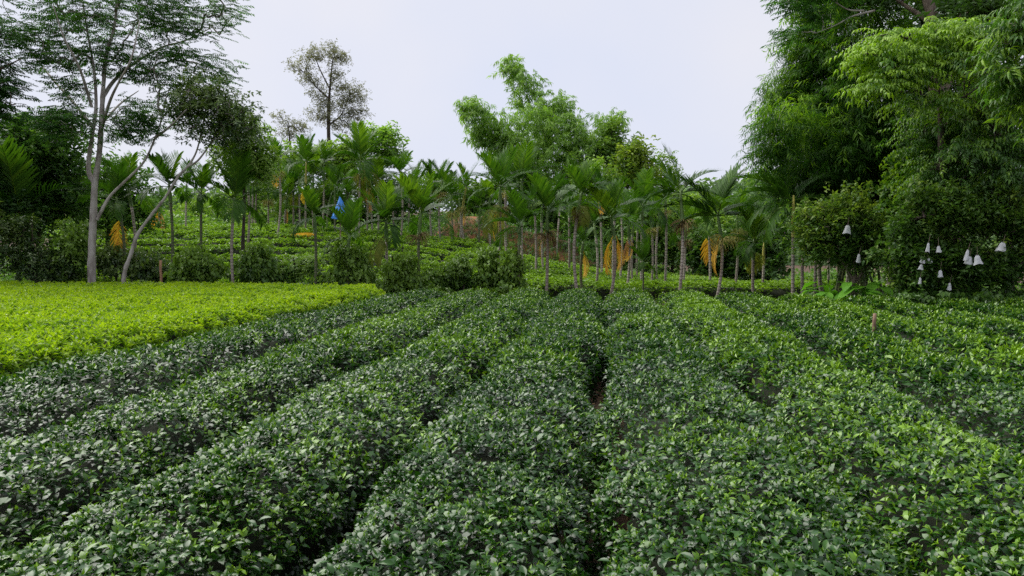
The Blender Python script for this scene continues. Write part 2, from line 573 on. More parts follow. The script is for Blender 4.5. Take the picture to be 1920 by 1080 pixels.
def lance_bunch(n=9, l=0.30, w=0.055):
    items = []
    for i in range(n):
        k = rn(0.7, 1.15)
        items.append((leaf(l * k, w * k, rn(0.6, 1.2), 0.2, 3), (0, 0.05 * i, -0.01 * i), (-1) ** i * rn(0.2, 1.0), rn(-0.9, 0.2), rn(-.3, .3), rn(-.1, .15)))
    return assemble(items)


def clump(n=7, s=0.5):
    """A leafy clump for far-off crowns: loose broad facets."""
    items = []
    for i in range(n):
        items.append((leaf(s * rn(.5, 1), s * rn(.3, .55), rn(.3, 1), .2, 0), tuple(RNG.normal(0, s * .4, 3)), rn(0, 6.28), rn(-.7, .8), rn(-.5, .5), rn(-.2, .2)))
    return assemble(items)


T = {
    'tea': [[tea_sprig(k) for _ in range(4)] for k in range(3)],
    'young': [[tea_sprig(k, True) for _ in range(4)] for k in range(3)],
    'feather': [feather_spray(rn(.4, .52)) for _ in range(4)],
    'broad': [broad_sprig() for _ in range(4)],
    'broad_far': [broad_sprig(8, 0.20, 0.10, 0.16, seg=0) for _ in range(4)],
    'small_far': [broad_sprig(9, 0.13, 0.065, 0.15, seg=0) for _ in range(4)],
    'bamboo': [bamboo_sprig() for _ in range(4)],
    'bamboo_far': [bamboo_sprig(12, 0.32, 0.06) for _ in range(4)],
    'pinnate': [pinnate_spray() for _ in range(4)],
    'vine': [vine_sprig() for _ in range(4)],
    'citrus': [broad_sprig(8, 0.11, 0.048, 0.09, seg=1) for _ in range(4)],
    'lance': [lance_bunch() for _ in range(4)],
    'clump': [clump() for _ in range(4)],
    'hill': [assemble([(leaf(.10 * rn(.8, 1.2), .055, .5, .2, 0), tuple(RNG.normal(0, .035, 3)), rn(0, 6.28), rn(-.1, .5), rn(-.3, .3), rn(-.15, .1)) for _ in range(4)]
                      + [(leaf(.08, .035, .3, .3, 0), (0, 0, .02), rn(0, 6.28), rn(.5, 1.3), 0, .3)]) for _ in range(4)],
    'vine_low': [assemble([(leaf(.15 * rn(.7, 1.25), .12, .5, .12, 0), tuple(RNG.uniform(-.1, .1, 3)), rn(-.9, .9), rn(-1.1, .1), rn(-.4, .4), rn(-.15, .15)) for _ in range(6)]) for _ in range(4)],
    'grass': [assemble([(leaf(rn(.3, .6), 0.035, rn(.4, 1.), .1, 0), (rn(-.1, .1), rn(-.1, .1), 0), rn(0, 6.28), rn(.6, 1.4), 0, rn(-.2, .2)) for _ in range(7)]) for _ in range(3)],
}


def spread(g, tpls, pos, rot, scale, tint):
    pick = RNG.integers(0, len(tpls), len(pos))
    scale = np.broadcast_to(np.asarray(scale, float), (len(pos),))
    tint = np.broadcast_to(np.asarray(tint, float), (len(pos),))
    for k, t in enumerate(tpls):
        m = pick == k
        g.scatter(t, pos[m], rot[m], scale[m], tint[m])


# ------------------------------------------------------------------ terrain
HX = np.array([-70, -40, -22, -15, -8, -2, 0.8, 4.5, 8, 15, 30, 70.0])
HZ = np.array([2.2, 2.5, 2.55, 2.75, 2.3, 1.75, 0.85, 0.15, -0.25, -0.7, -0.8, -0.8])


def ground(x, y):
    x, y = np.asarray(x, float), np.asarray(y, float)
    xa = x * 43.0 / np.clip(y, 27, 60)
    xs = np.interp(xa, HX, HZ)
    z = xs * smooth((y - 26.5) / 16.0)
    bank = 1.9 * np.exp(-((x - 0.5) / 6.5) ** 2) * smooth((y - 45.2) / 2.4)
    slope = np.clip(y - 47, 0, 40) * 0.10 * smooth((14 - x) / 16.0)
    far = -0.02 * np.clip(y - 47, 0, 60) * smooth((x - 6) / 10.0)
    z = z + bank + slope + far
    z = z + (0.05 * vnoise(x * .8, y * .8, 3) + 0.12 * vnoise(x * .2, y * .2, 4)) * smooth((y - 22) / 8)
    return z


xs_ = np.unique(np.concatenate([np.linspace(-900, -70, 14), np.linspace(-70, -26, 30), np.linspace(-26, 26, 131), np.linspace(26, 70, 30), np.linspace(70, 900, 14)]))
ys_ = np.unique(np.concatenate([np.linspace(-300, -6, 8), np.linspace(-6, 24, 51), np.linspace(24, 52, 85), np.linspace(52, 110, 40), np.linspace(110, 1400, 18)]))
gx, gy = np.meshgrid(xs_, ys_, indexing='ij')
gz = ground(gx, gy)
i, j = np.meshgrid(np.arange(len(xs_) - 1), np.arange(len(ys_) - 1), indexing='ij')
w_ = len(ys_)
fq = np.stack([i * w_ + j, (i + 1) * w_ + j, (i + 1) * w_ + j + 1, i * w_ + j + 1], -1).reshape(-1, 4)
g = Geo()
g.add(np.stack([gx, gy, gz], -1).reshape(-1, 3), fq)
o = g.build("ground", M['soil'], shade=True)
o["kind"] = "structure"
o["label"] = "brown soil under the tea field and the hillock"

# the bare earth bank cut behind the hillock, a rough sheet in front of the slope
bx = np.linspace(-6.5, 7.5, 57)
bt = np.linspace(0, 1, 15)
BX, BT = np.meshgrid(bx, bt, indexing='ij')
edge = np.exp(-((BX - 0.5) / 6.0) ** 4)
by = 44.6 + 2.6 * BT + 0.35 * vnoise(BX * .7, BT * 3, 21) + 0.12 * vnoise(BX * 2.2, BT * 7, 22)
bz0 = ground(BX, np.full_like(BX, 44.0))
bz = bz0 - 0.15 + (2.2 * edge * (1 + .35 * vnoise(BX * .5, BX * 0, 24))) * BT ** 0.85 + 0.06 * vnoise(BX * 3, BT * 9, 23)
w_ = len(bt)
i, j = np.meshgrid(np.arange(len(bx) - 1), np.arange(len(bt) - 1), indexing='ij')
fq = np.stack([i * w_ + j, (i + 1) * w_ + j, (i + 1) * w_ + j + 1, i * w_ + j + 1], -1).reshape(-1, 4)
g = Geo()
g.add(np.stack([BX, by, bz], -1).reshape(-1, 3), fq)
o = g.build("earth_bank", M['bank'], shade=True)
o["kind"] = "structure"
o["label"] = "bare red brown earth bank behind the palms on the hillock"

# far wooded hills
for nm, cx, cy_, rx, ry, hh, lab in (("hill", 75, 210, 85, 60, 19.0, "hazy wooded hill beyond the palms, low on the skyline"),
                                     ("hill", -75, 190, 75, 60, 13.0, "far wooded rise seen between the palm trunks")):
    u = np.linspace(-1, 1, 41)
    U, V = np.meshgrid(u, u, indexing='ij')
    X, Y = cx + U * rx, cy_ + V * ry
    Z = -4 + (hh + 3) * np.clip(np.cos(U * 1.57) * np.cos(V * 1.57), 0, 1) + 1.5 * vnoise(X * .05, Y * .05, 9)
    i, j = np.meshgrid(np.arange(40), np.arange(40), indexing='ij')
    fq = np.stack([i * 41 + j, (i + 1) * 41 + j, (i + 1) * 41 + j + 1, i * 41 + j + 1], -1).reshape(-1, 4)
    g = Geo()
    g.add(np.stack([X, Y, Z], -1).reshape(-1, 3), fq)
    o = g.build(nm, M['hill_green'], shade=True)
    o["kind"] = "structure"
    o["label"] = lab
    n = 2400
    U, V = RNG.uniform(-1, 1, n), RNG.uniform(-1, 0.35, n)
    X, Y = cx + U * rx, cy_ + V * ry
    Z = -4 + (hh + 3) * np.clip(np.cos(U * 1.57) * np.cos(V * 1.57), 0, 1) + 1.5 * vnoise(X * .05, Y * .05, 9)
    lump = np.abs(vnoise(X * .22, Y * .22, 31)) * 3.5 + np.abs(vnoise(X * .5, Y * .5, 32)) * 1.6
    P = np.stack([X, Y, Z + lump + 1.0], -1)
    g = Geo()
    spread(g, T['clump'], P, rots(RNG.uniform(0, 6.28, n), RNG.uniform(-.3, .5, n), RNG.uniform(-.4, .4, n)), RNG.uniform(3.6, 6.0, n), 0.25 + 0.10 * lump + RNG.normal(0, .12, n))
    o = g.build("far_forest", M['forest'], stuff=True)
    o["label"] = "unbroken tree cover on the " + lab

# ------------------------------------------------------------------ the tea field
ROW_A = math.radians(7.5)
UX, VX = np.array([math.cos(ROW_A), -math.sin(ROW_A)]), np.array([math.sin(ROW_A), math.cos(ROW_A)])
S = 1.53
TOP = 0.75


def far_edge(x):
    """Distance (y) at which the field ends."""
    return np.interp(x, [-30, -3.8, 0, 2.7, 8, 12.5, 30], [22.6, 21.6, 22.2, 22.0, 19.8, 18.0, 16.5])


def furrow(n, v):
    """Middle line and half width of the furrow between hedge n-1 and hedge n."""
    mid = n * S + 0.075 * vnoise(v * .42, n * 7.7 + v * 0, 41) + 0.05 * vnoise(v * 1.6, n * 3.3 + v * 0, 42)
    half = 0.085 + 0.12 * vnoise(v * 0.62, n * 1.7 + v * 0, 43) + 0.06 * vnoise(v * 2.3, n * 2.9 + v * 0, 44)
    if n == 0:
        half = half - 0.035
    if n == -4:
        mid = mid - 0.40 - 0.45 * np.clip(1 - v / 20, 0, 1)
    return mid, np.maximum(half, -0.06)


def row_shape(n, v):
    a, ha = furrow(n, v)
    b, hb = furrow(n + 1, v)
    return a + ha, b - hb


def row_top(u, v, s):
    z = TOP + 0.035 * vnoise(u * 1.3, v * 1.3, 51) + 0.035 * vnoise(u * 3.7, v * 3.7, 52) + 0.025 * vnoise(u * 9, v * 9, 53)
    return z - 0.25 * np.abs(s) ** 3.2


def tea_points(n, dens, v0, v1, rowfn, topfn, sides=0.25):
    area = S * (v1 - v0)
    N_ = int(area * dens)
    v = RNG.uniform(v0, v1, N_)
    s = RNG.uniform(-1, 1, N_)
    lo, hi = rowfn(n, v)
    side = RNG.random(N_) < sides
    s = np.where(side, np.sign(s) * RNG.uniform(0.93, 1.04, N_), s)
    u = (lo + hi) / 2 + s * (hi - lo) / 2
    z = topfn(u, v, np.clip(s, -1, 1))
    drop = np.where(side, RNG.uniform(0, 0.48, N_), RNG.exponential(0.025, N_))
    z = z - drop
    x = u * UX[0] + v * VX[0]
    y = u * UX[1] + v * VX[1]
    return np.stack([x, y, z], -1), s, side, drop


def lod_dist(P):
    return np.linalg.norm(P[:, :2], axis=1)


def in_view(P, margin=1.3):
    return (np.abs(P[:, 0]) < 0.76 * P[:, 1] + margin) & (P[:, 1] > 2.0)


def tea_mass(g, n, v0, v1, rowfn, topfn, mat_young, dens=(600, 335, 155), endfn=far_edge):
    P, s, side, drop = tea_points(n, dens[0], v0, v1, rowfn, topfn)
    d = lod_dist(P)
    keep_p = np.where(d < 4.6, 1.0, np.where(d < 8.5, dens[1] / dens[0], dens[2] / dens[0]))
    k = (RNG.random(len(P)) < keep_p) & in_view(P) & (P[:, 1] < endfn(P[:, 0]) + 0.25 * vnoise(P[:, 0] * 1.5, 0 * P[:, 0], 61))
    P, s, side, drop, d = P[k], s[k], side[k], drop[k], d[k]
    N_ = len(P)
    # outward lean on the shoulders and the sides
    ox = np.sign(s) * np.where(side, 1.0, np.abs(s) ** 3 * 0.6)
    lean = ox * np.where(side, 0.9, 0.5) + RNG.normal(0, 0.22, N_)
    yaw0 = RNG.uniform(0, 6.28, N_)
    R0 = rots(yaw0, RNG.normal(0, 0.22, N_), np.zeros(N_))
    Rl = rots(np.full(N_, -ROW_A), np.zeros(N_), lean)
    R = Rl @ R0
    patch = vnoise(P[:, 0] * .45, P[:, 1] * .45, 71) * 0.10 + vnoise(P[:, 0] * 1.6, P[:, 1] * 1.6, 72) * 0.08
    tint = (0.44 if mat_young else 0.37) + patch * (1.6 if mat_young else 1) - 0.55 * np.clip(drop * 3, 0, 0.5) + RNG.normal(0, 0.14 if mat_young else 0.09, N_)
    bank = T['young'] if mat_young else T['tea']
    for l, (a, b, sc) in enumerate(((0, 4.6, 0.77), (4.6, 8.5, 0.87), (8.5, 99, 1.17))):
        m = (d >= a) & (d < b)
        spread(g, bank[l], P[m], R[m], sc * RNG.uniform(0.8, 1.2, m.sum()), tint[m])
    return g


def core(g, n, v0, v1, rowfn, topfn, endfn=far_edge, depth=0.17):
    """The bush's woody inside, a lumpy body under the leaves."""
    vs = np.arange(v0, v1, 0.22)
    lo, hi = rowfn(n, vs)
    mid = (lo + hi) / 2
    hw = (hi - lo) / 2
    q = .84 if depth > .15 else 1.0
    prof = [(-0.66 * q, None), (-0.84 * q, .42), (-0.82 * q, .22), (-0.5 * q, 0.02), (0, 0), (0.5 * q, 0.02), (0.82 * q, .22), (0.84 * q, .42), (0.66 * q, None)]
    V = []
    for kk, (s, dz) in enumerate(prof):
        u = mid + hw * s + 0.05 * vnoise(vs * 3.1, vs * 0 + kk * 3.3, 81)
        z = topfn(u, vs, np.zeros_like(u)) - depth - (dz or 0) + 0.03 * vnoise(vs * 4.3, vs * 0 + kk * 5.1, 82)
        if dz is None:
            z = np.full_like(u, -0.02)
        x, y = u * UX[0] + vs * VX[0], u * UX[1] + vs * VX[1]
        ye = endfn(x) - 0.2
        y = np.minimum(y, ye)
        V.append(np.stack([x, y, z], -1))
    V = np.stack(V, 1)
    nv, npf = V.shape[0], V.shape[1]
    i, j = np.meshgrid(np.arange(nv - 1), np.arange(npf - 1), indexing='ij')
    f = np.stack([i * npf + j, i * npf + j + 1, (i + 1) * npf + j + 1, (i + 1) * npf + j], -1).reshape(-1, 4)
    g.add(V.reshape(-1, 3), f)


ORD = ["first", "second", "third", "fourth", "fifth", "sixth", "seventh", "eighth", "ninth", "tenth", "eleventh", "twelfth", "thirteenth", "fourteenth"]
leaf_meshes = []
for q in range(5):
    gg = Geo()
    lv, lf = leaf(0.084 * rn(.85, 1.15), 0.040 * rn(.85, 1.15), rn(.3, .7), rn(.12, .28), 4)
    gg.add(lv, lf, rn(.30, .52))
    leaf_meshes.append(gg.mesh("leaf", M['tea'], True))

for n in range(-4, 8):
    if n == -1:
        lab = "dark tea hedge just left of the straight central furrow"
    elif n == 0:
        lab = "dark tea hedge just right of the straight central furrow"
    elif n == -4:
        lab = "dark tea hedge bordering the bright yellow green tea bed"
    elif n < 0:
        lab = f"dark tea hedge, {ORD[-n - 1]} to the left of the central furrow"
    else:
        lab = f"dark tea hedge, {ORD[n]} to the right of the central furrow"
    uc = (n + 0.5) * S
    root = thing("tea_hedge", (uc * UX[0] + 11 * VX[0], uc * UX[1] + 11 * VX[1], 0), lab, "tea hedge", "dark tea hedges in rows across the field")
    v0, v1 = 0.6, 24.0
    if n >= 3:
        v0 = 1.0 + (n - 3) * 1.3
    g = Geo()
    tea_mass(g, n, v0, v1, row_shape, row_top, False)
    g.build("foliage", M['tea'], root, shade=True, stuff=True)
    g = Geo()
    core(g, n, v0, v1, row_shape, row_top)
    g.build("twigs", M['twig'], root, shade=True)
    if -3 <= n <= 2:                                      # the leaves nearest the camera, one by one
        P, s, side, drop = tea_points(n, 420, 1.9, 5.2, row_shape, row_top, 0.05)
        d = lod_dist(P)
        ok = in_view(P, 0.6) & (P[:, 1] > 2.2)
        P, d, s = P[ok], d[ok], s[ok]
        near = np.argsort(d + RNG.uniform(0, 1.6, len(d)))[:300]
        R = rots(RNG.uniform(0, 6.28, 300), RNG.normal(0.12, .3, 300), RNG.normal(0, .3, 300))
        for q, ii in enumerate(near):
            lo_ = bpy.data.objects.new("leaf", leaf_meshes[q % 5])
            lo_.parent = root
            k_ = float(RNG.uniform(.62, .95))
            mat = Matrix([[*(R[q % 300][r] * k_), 0] for r in range(3)] + [[0, 0, 0, 1]])
            lo_.matrix_parent_inverse = Matrix()
            p_ = P[ii] + np.array([0, 0, 0.025])
            lo_.matrix_local = Matrix.Translation(Vector(p_) - root.location) @ mat
            COL.objects.link(lo_)


V_ = []
for n in range(-3, 8):
    k = 420 if n == 0 else 110
    v = 2.0 + 19 * RNG.random(k) ** 1.6
    mid, half = furrow(n, v)
    u = mid + RNG.normal(0, .14, k)
    V_.append(np.stack([u * UX[0] + v * VX[0], u * UX[1] + v * VX[1], np.full(k, .012) + .02 * RNG.random(k)], -1))
V_ = np.concatenate(V_)
g = Geo()
spread(g, [assemble([(oval(.07, .032, .5, 3, .5), (0, 0, 0), 0, 0, 0, .4)])], V_, rots(RNG.uniform(0, 6.28, len(V_)), RNG.normal(0, .2, len(V_)), RNG.normal(0, .3, len(V_))), RNG.uniform(.6, 1.2, len(V_)), .1 + RNG.random(len(V_)) * .9 - .4)
o = g.build("leaf_litter", M['litter'], stuff=True)
o["label"] = "fallen brown leaves on the soil of the furrows"

# the bright bed of young tea on the left
def bed_row(n, v):
    if n == -5:
        hi = -4 * S - 0.48 - 0.45 * np.clip(1 - v / 20, 0, 1) + 0.10 * vnoise(v * .8, v * 0, 91) + 0.05 * vnoise(v * 2.4, v * 0, 92)
    else:
        hi = np.full_like(v, (n + 1) * S)
    return np.full_like(v, n * S), hi


def bed_top(u, v, s):
    z = 0.88 + 0.04 * vnoise(u * .6, v * .6, 55) + 0.022 * vnoise(u * 2.7, v * 2.7, 56) + 0.02 * vnoise(u * 8, v * 8, 57)
    e = np.clip((u - (-4 * S - 1.15 - 0.45 * np.clip(1 - v / 20, 0, 1))) / 0.75, 0, 1)
    return z - 0.26 * e ** 2.2


def bed_edge(x):
    return np.interp(x, [-40, -17, -4.6, -3.2], [24.5, 24.2, 22.2, 21.0])


root = thing("tea_bed", (-12, 14, 0), "bright yellow green bed of young tea on the left", "tea bed")
g, g2, g3 = Geo(), Geo(), Geo()
for n in range(-16, -4):
    va = max(3.0, 6.0 + (-5 - n) * 1.2) if n < -5 else 3.0
    tea_mass(g, n, va, 26.5, bed_row, bed_top, True, (330, 230, 100), bed_edge)
g.build("foliage", M['tea_new'], root, stuff=True)
bed_core = lambda n, v: (np.full_like(v, -16 * S), bed_row(-5, v)[1] - 0.08)
core(g2, -5, 2.6, 26.5, bed_core, bed_top, bed_edge, 0.14)
g2.build("twigs", M['twig'], root, shade=True)

# ------------------------------------------------------------------ tea hedges terraced up the hillock
HILL_Y = [28.6, 30.1, 31.6, 33.1, 34.6, 36.1, 37.6, 39.1, 40.6, 42.1, 43.5]
for k, y0 in enumerate(HILL_Y):
    lab = ("lowest tea hedge at the foot of the hillock" if k == 0 else
           "topmost tea hedge along the crest of the hillock" if k == len(HILL_Y) - 1 else
           f"terraced tea hedge on the hillock, {ORD[k]} up from its foot")
    root = thing("hillside_tea_hedge", (0, y0, float(ground(0, y0))), lab, "tea hedge", "tea hedges terraced up the hillock")
    xa, xb = -0.62 * y0 - 1, 0.47 * y0 + 2
    N_ = int((xb - xa) * 1.25 * (48 if k < 9 else 38))
    x = RNG.uniform(xa, xb, N_)
    s = RNG.uniform(-1, 1, N_)
    front = RNG.random(N_) < 0.22
    s = np.where(front, -RNG.uniform(.9, 1.03, N_), s)

    def cy_of(x):
        return y0 + 0.5 * vnoise(x * .12, x * 0 + k * .2, 33) + 0.12 * vnoise(x * .8, x * 0 + k, 34) + 0.028 * np.clip(x, 0, 20) * (k - 3)
    hw = 0.47 + 0.07 * vnoise(x * 1.1, x * 0 + k * 3.0, 35)
    y = cy_of(x) + s * hw
    base = ground(x, cy_of(x))
    z = base + 0.62 + 0.07 * vnoise(x * 1.4, y * 1.4, 36) + .04 * vnoise(x * 4, y * 4, 37) - 0.2 * np.abs(s) ** 3 - np.where(front, RNG.uniform(0, .38, N_), RNG.exponential(.02, N_))
    P = np.stack([x, y, z], -1)
    gap = vnoise(x * .9, x * 0 + k * 2.0, 38) < 0.88
    P, front = P[gap], front[gap]
    N_ = len(P)
    R = rots(np.full(N_, 0.0), np.where(front, -0.7, 0) + RNG.normal(0, .25, N_), RNG.normal(0, .25, N_)) @ rots(RNG.uniform(0, 6.28, N_), RNG.normal(0, .2, N_), np.zeros(N_))
    g = Geo()
    spread(g, T['hill'], P, R, RNG.uniform(1.25, 1.8, N_), np.where(front, 0.12, 0.68) + RNG.normal(0, .1, N_) + .12 * vnoise(P[:, 0] * .4, P[:, 1] * .4, 39))  # front leaves tinted dark, painting the shaded gaps between terraces
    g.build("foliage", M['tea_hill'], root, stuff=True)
    vs = np.arange(xa, xb, 0.5)
    V = []
    for s_, z_ in ((-.75, -.1), (-.85, .30), (-.5, .48), (.5, .48), (.85, .30), (.75, -.1)):
        yy = cy_of(vs) + s_ * 0.58
        V.append(np.stack([vs, yy, ground(vs, cy_of(vs)) + z_], -1))
    V = np.stack(V, 1)
    nv, npf = V.shape[:2]
    i, j = np.meshgrid(np.arange(nv - 1), np.arange(npf - 1), indexing='ij')
    f = np.stack([i * npf + j, (i + 1) * npf + j, (i + 1) * npf + j + 1, i * npf + j + 1], -1).reshape(-1, 4)
    g = Geo()
    g.add(V.reshape(-1, 3), f)
    g.build("twigs", M['twig'], root, shade=True)

# ------------------------------------------------------------------ trees


def path(pts, n=6):
    """Catmull-Rom through the points."""
    p = np.asarray(pts, float)
    p = np.concatenate([[2 * p[0] - p[1]], p, [2 * p[-1] - p[-2]]])
    out = []
    for i in range(1, len(p) - 2):
        for t in np.arange(n) / n:
            out.append(0.5 * (2 * p[i] + (p[i + 1] - p[i - 1]) * t + (2 * p[i - 1] - 5 * p[i] + 4 * p[i + 1] - p[i + 2]) * t ** 2
                              + (3 * p[i] - p[i - 1] - 3 * p[i + 1] + p[i + 2]) * t ** 3))
    out.append(p[-2])
    return np.array(out)


def blobs(spec, d):
    """spec: (px, py, rx, ry, count[, dd]) -> points spread through ellipsoids of the crown; radii in pixels."""
    out = []
    for b in spec:
        px, py, rx, ry, n = b[:5]
        dd = d + (b[5] if len(b) > 5 else 0)
        c = at(px, py, dd)
        k = dd / F
        q = RNG.normal(0, 1, (n, 3))
        q /= np.linalg.norm(q, axis=1)[:, None]
        q *= (RNG.random(n) ** 0.45)[:, None]
        dep = 0.5 * (rx + ry) * k if len(b) < 7 else b[6]
        out.append(c + q * np.array([rx * k, dep, ry * k]))
    return np.concatenate(out)


def grow(limbs, tips, r_tip=0.008, rise=0.35, mid=3, maxr=0.09, wob=0.05):
    """Joins every tip to the nearest wood with a bowed twig; returns twig edges and each tip's direction."""
    nodes = [p for l in limbs for p in l]
    nodes = np.array(nodes)
    parent = np.full(len(nodes), -1)
    nroot = len(nodes)
    d0 = np.array([np.min(np.linalg.norm(nodes - t, axis=1)) for t in tips])
    order = np.argsort(d0)
    cap = nroot + len(tips) * (mid + 1)
    A = np.zeros((cap, 3))
    A[:nroot] = nodes
    par = np.full(cap, -1)
    n = nroot
    ends = []
    for k in order:
        t = tips[k]
        dv = t - A[:n]
        dist = np.linalg.norm(dv, axis=1)
        cost = dist - rise * np.clip(dv[:, 2], -2, dist) * 0.6
        j = int(np.argmin(cost))
        p = A[j]
        L = dist[j]
        last = j
        for m in range(1, mid + 2):
            f = m / (mid + 1)
            q = p + (t - p) * f + np.array([0, 0, 1]) * (math.sin(math.pi * f) * 0.10 * L) + (RNG.normal(0, wob, 3) * L if m <= mid else 0)
            A[n] = q
            par[n] = last
            last = n
            n += 1
        ends.append(last)
    cnt = np.zeros(n)
    cnt[ends] = 1
    for k in range(n - 1, nroot - 1, -1):
        cnt[par[k]] += cnt[k]
    r = np.minimum(r_tip * np.maximum(cnt, 1) ** 0.5, maxr)
    e = np.arange(nroot, n)
    pr = par[e]
    rp = np.where(pr < nroot, r[e], np.minimum(r[pr], r[e] * 1.5))
    dirs = A[ends] - A[par[ends]]
    return A[pr], A[e], rp, r[e], A[ends], dirs


def dress(g, tpls, P, D, per, sig, scale, tint0, pitch=(-.5, .35), out=0.8, hang=0.0, tintz=0.0):
    """per sprays of leaves round every tip; leaves point outwards along the twig."""
    n = len(P)
    pos = np.repeat(P, per, 0) + RNG.normal(0, sig, (n * per, 3)) * np.array([1, 1, .8])
    if hang:
        pos[:, 2] -= RNG.exponential(hang, n * per)
    D = np.repeat(D, per, 0)
    yaw = np.arctan2(-D[:, 0], D[:, 1]) + RNG.normal(0, out, n * per)
    R = rots(yaw, RNG.uniform(*pitch, n * per), RNG.normal(0, .35, n * per))
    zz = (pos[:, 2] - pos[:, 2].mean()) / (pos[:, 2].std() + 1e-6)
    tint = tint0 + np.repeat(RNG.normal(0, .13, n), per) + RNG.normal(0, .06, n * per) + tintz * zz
    spread(g, tpls, pos, R, RNG.uniform(.75, 1.25, n * per) * scale, tint)


def tree(name, label, cat, trunk, r0, r1, limbs, spec, d, leafset, mat, bark, per=5, sig=.25, scale=1., tint=.45, group=None, pitch=(-.5, .35),
         r_tip=.008, hang=0.0, maxr=.09, tintz=0.0, extra=None, rise=.35, sides=8):
    root = thing(name, (trunk[0][0], trunk[0][1], ground(trunk[0][0], trunk[0][1])), label, cat, group)
    g = Geo()
    tp = path(trunk)
    rr = np.linspace(0, 1, len(tp))
    rad = r0 + (r1 - r0) * rr ** 0.8
    rad[:3] *= np.array([1.35, 1.15, 1.05])
    g.tube(tp, rad * (1 + .06 * RNG.normal(0, 1, len(tp))), sides)
    wood = [tp]
    for l, a, b in limbs:
        lp = path(l)
        g.tube(lp, np.linspace(a, b, len(lp)), 6)
        wood.append(lp)
    g.build("trunk", M[bark], root, shade=True)
    tips = blobs(spec, d)
    p0, p1, ra, rb, ends, dirs = grow(wood, tips, r_tip, maxr=maxr, rise=rise)
    g = Geo()
    g.edges(p0, p1, ra, rb, 3)
    g.build("branches", M[bark], root, shade=True, stuff=True)
    g = Geo()
    dress(g, T[leafset], ends, dirs, per, sig, scale, tint, pitch, hang=hang, tintz=tintz)
    g.build("crown", M[mat], root, stuff=True)
    return root


def A_(pts, d):
    return [at(p[0], p[1], d + (p[2] if len(p) > 2 else 0)) for p in pts]


def base_of(px, d):
    p = at(px, 500, d)
    p[2] = ground(p[0], p[1]) - 0.1
    return p


# the tall pale tree on the left
D1 = 24.8
tree("feathery_tree", "tall pale barked tree with forked trunk and open feathery crown", "tree",
     [base_of(170, D1)] + A_([(172, 480), (175, 410), (178, 345), (186, 290), (190, 230), (194, 160), (200, 100), (214, 50), (222, -40), (215, -140)], D1), .145, .03,
     [(A_([(178, 345), (166, 318), (172, 260), (180, 200), (176, 130), (164, 60), (150, -30)], D1), .085, .02),
      (A_([(182, 412), (196, 385), (210, 364), (245, 330), (272, 300), (291, 258), (304, 220), (312, 180, -.6)], D1), .06, .018),
      (A_([(291, 258), (320, 236, -1), (350, 205, -1.5)], D1), .05, .015),
      (A_([(194, 180), (215, 150, .5), (250, 120, 1), (300, 90, 1.4), (350, 75, 1.8), (400, 50, 2)], D1), .07, .015),
      (A_([(188, 250), (206, 190, -1), (225, 150, -1.6), (246, 110, -2), (262, 40, -2)], D1), .06, .015),
      (A_([(176, 240), (140, 195, 1), (100, 150, 1.8), (60, 100, 2.2), (30, 60, 2.4)], D1), .06, .015),
      (A_([(172, 200), (150, 130, -1), (120, 70, -1.6), (100, 10, -2)], D1), .05, .015),
      (A_([(188, 235), (225, 195, 1.4), (260, 170, 2)], D1), .05, .015)],
     [(60, 60, 80, 34, 50), (150, 25, 100, 36, 60), (260, 20, 90, 40, 55), (350, 45, 70, 34, 45, 1), (415, 25, 36, 26, 20, 1), (110, 110, 60, 22, 28), (205, 90, 70, 22, 34),
      (320, 100, 60, 22, 28), (265, 130, 50, 18, 22), (395, 130, 44, 24, 26, 1), (140, 165, 40, 14, 14), (210, 130, 40, 16, 16), (320, 165, 36, 16, 16), (130, 215, 40, 16, 26), (255, 215, 55, 22, 30),
      (120, 235, 50, 24, 40, -1), (215, 240, 40, 14, 16), (275, 238, 36, 16, 18), (60, -60, 110, 50, 50), (230, -80, 150, 60, 80), (380, -50, 60, 40, 30)],
     D1, 'feather', 'feather', 'bark_pale', per=4, sig=.24, scale=1.0, tint=.46, pitch=(-.3, .15), r_tip=.007, maxr=.05)

D2 = 24.2
tree("leaning_tree", "slender leaning tree with mottled bark and leafy round crown", "tree",
     [base_of(226, D2)] + A_([(233, 515), (245, 478), (258, 440), (285, 402), (310, 370), (335, 330), (352, 312), (368, 285), (378, 245), (386, 205)], D2), .082, .022,
     [(A_([(352, 312), (372, 300), (400, 262), (430, 225)], D2), .04, .015), (A_([(378, 245), (360, 215), (340, 190)], D2), .03, .012)],
     [(385, 190, 55, 30, 70), (420, 210, 45, 40, 70), (350, 215, 32, 36, 40), (455, 235, 30, 36, 40), (400, 250, 50, 30, 45), (365, 165, 40, 18, 24)],
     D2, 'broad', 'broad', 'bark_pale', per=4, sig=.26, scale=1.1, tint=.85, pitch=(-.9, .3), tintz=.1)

tree("leafy_tree", "mid green leafy tree hanging over the palms right of the leaning tree", "tree",
     [base_of(452, 26.5)] + A_([(455, 470), (458, 380), (455, 300), (450, 240)], 26.5), .09, .03, [],
     [(455, 260, 45, 40, 60), (480, 300, 34, 40, 60), (430, 300, 34, 34, 36), (495, 320, 20, 24, 24), (440, 225, 32, 26, 30)],
     26.5, 'broad', 'thicket', 'bark_dark', per=5, sig=.22, scale=1.25, tint=.92, pitch=(-1., .2))

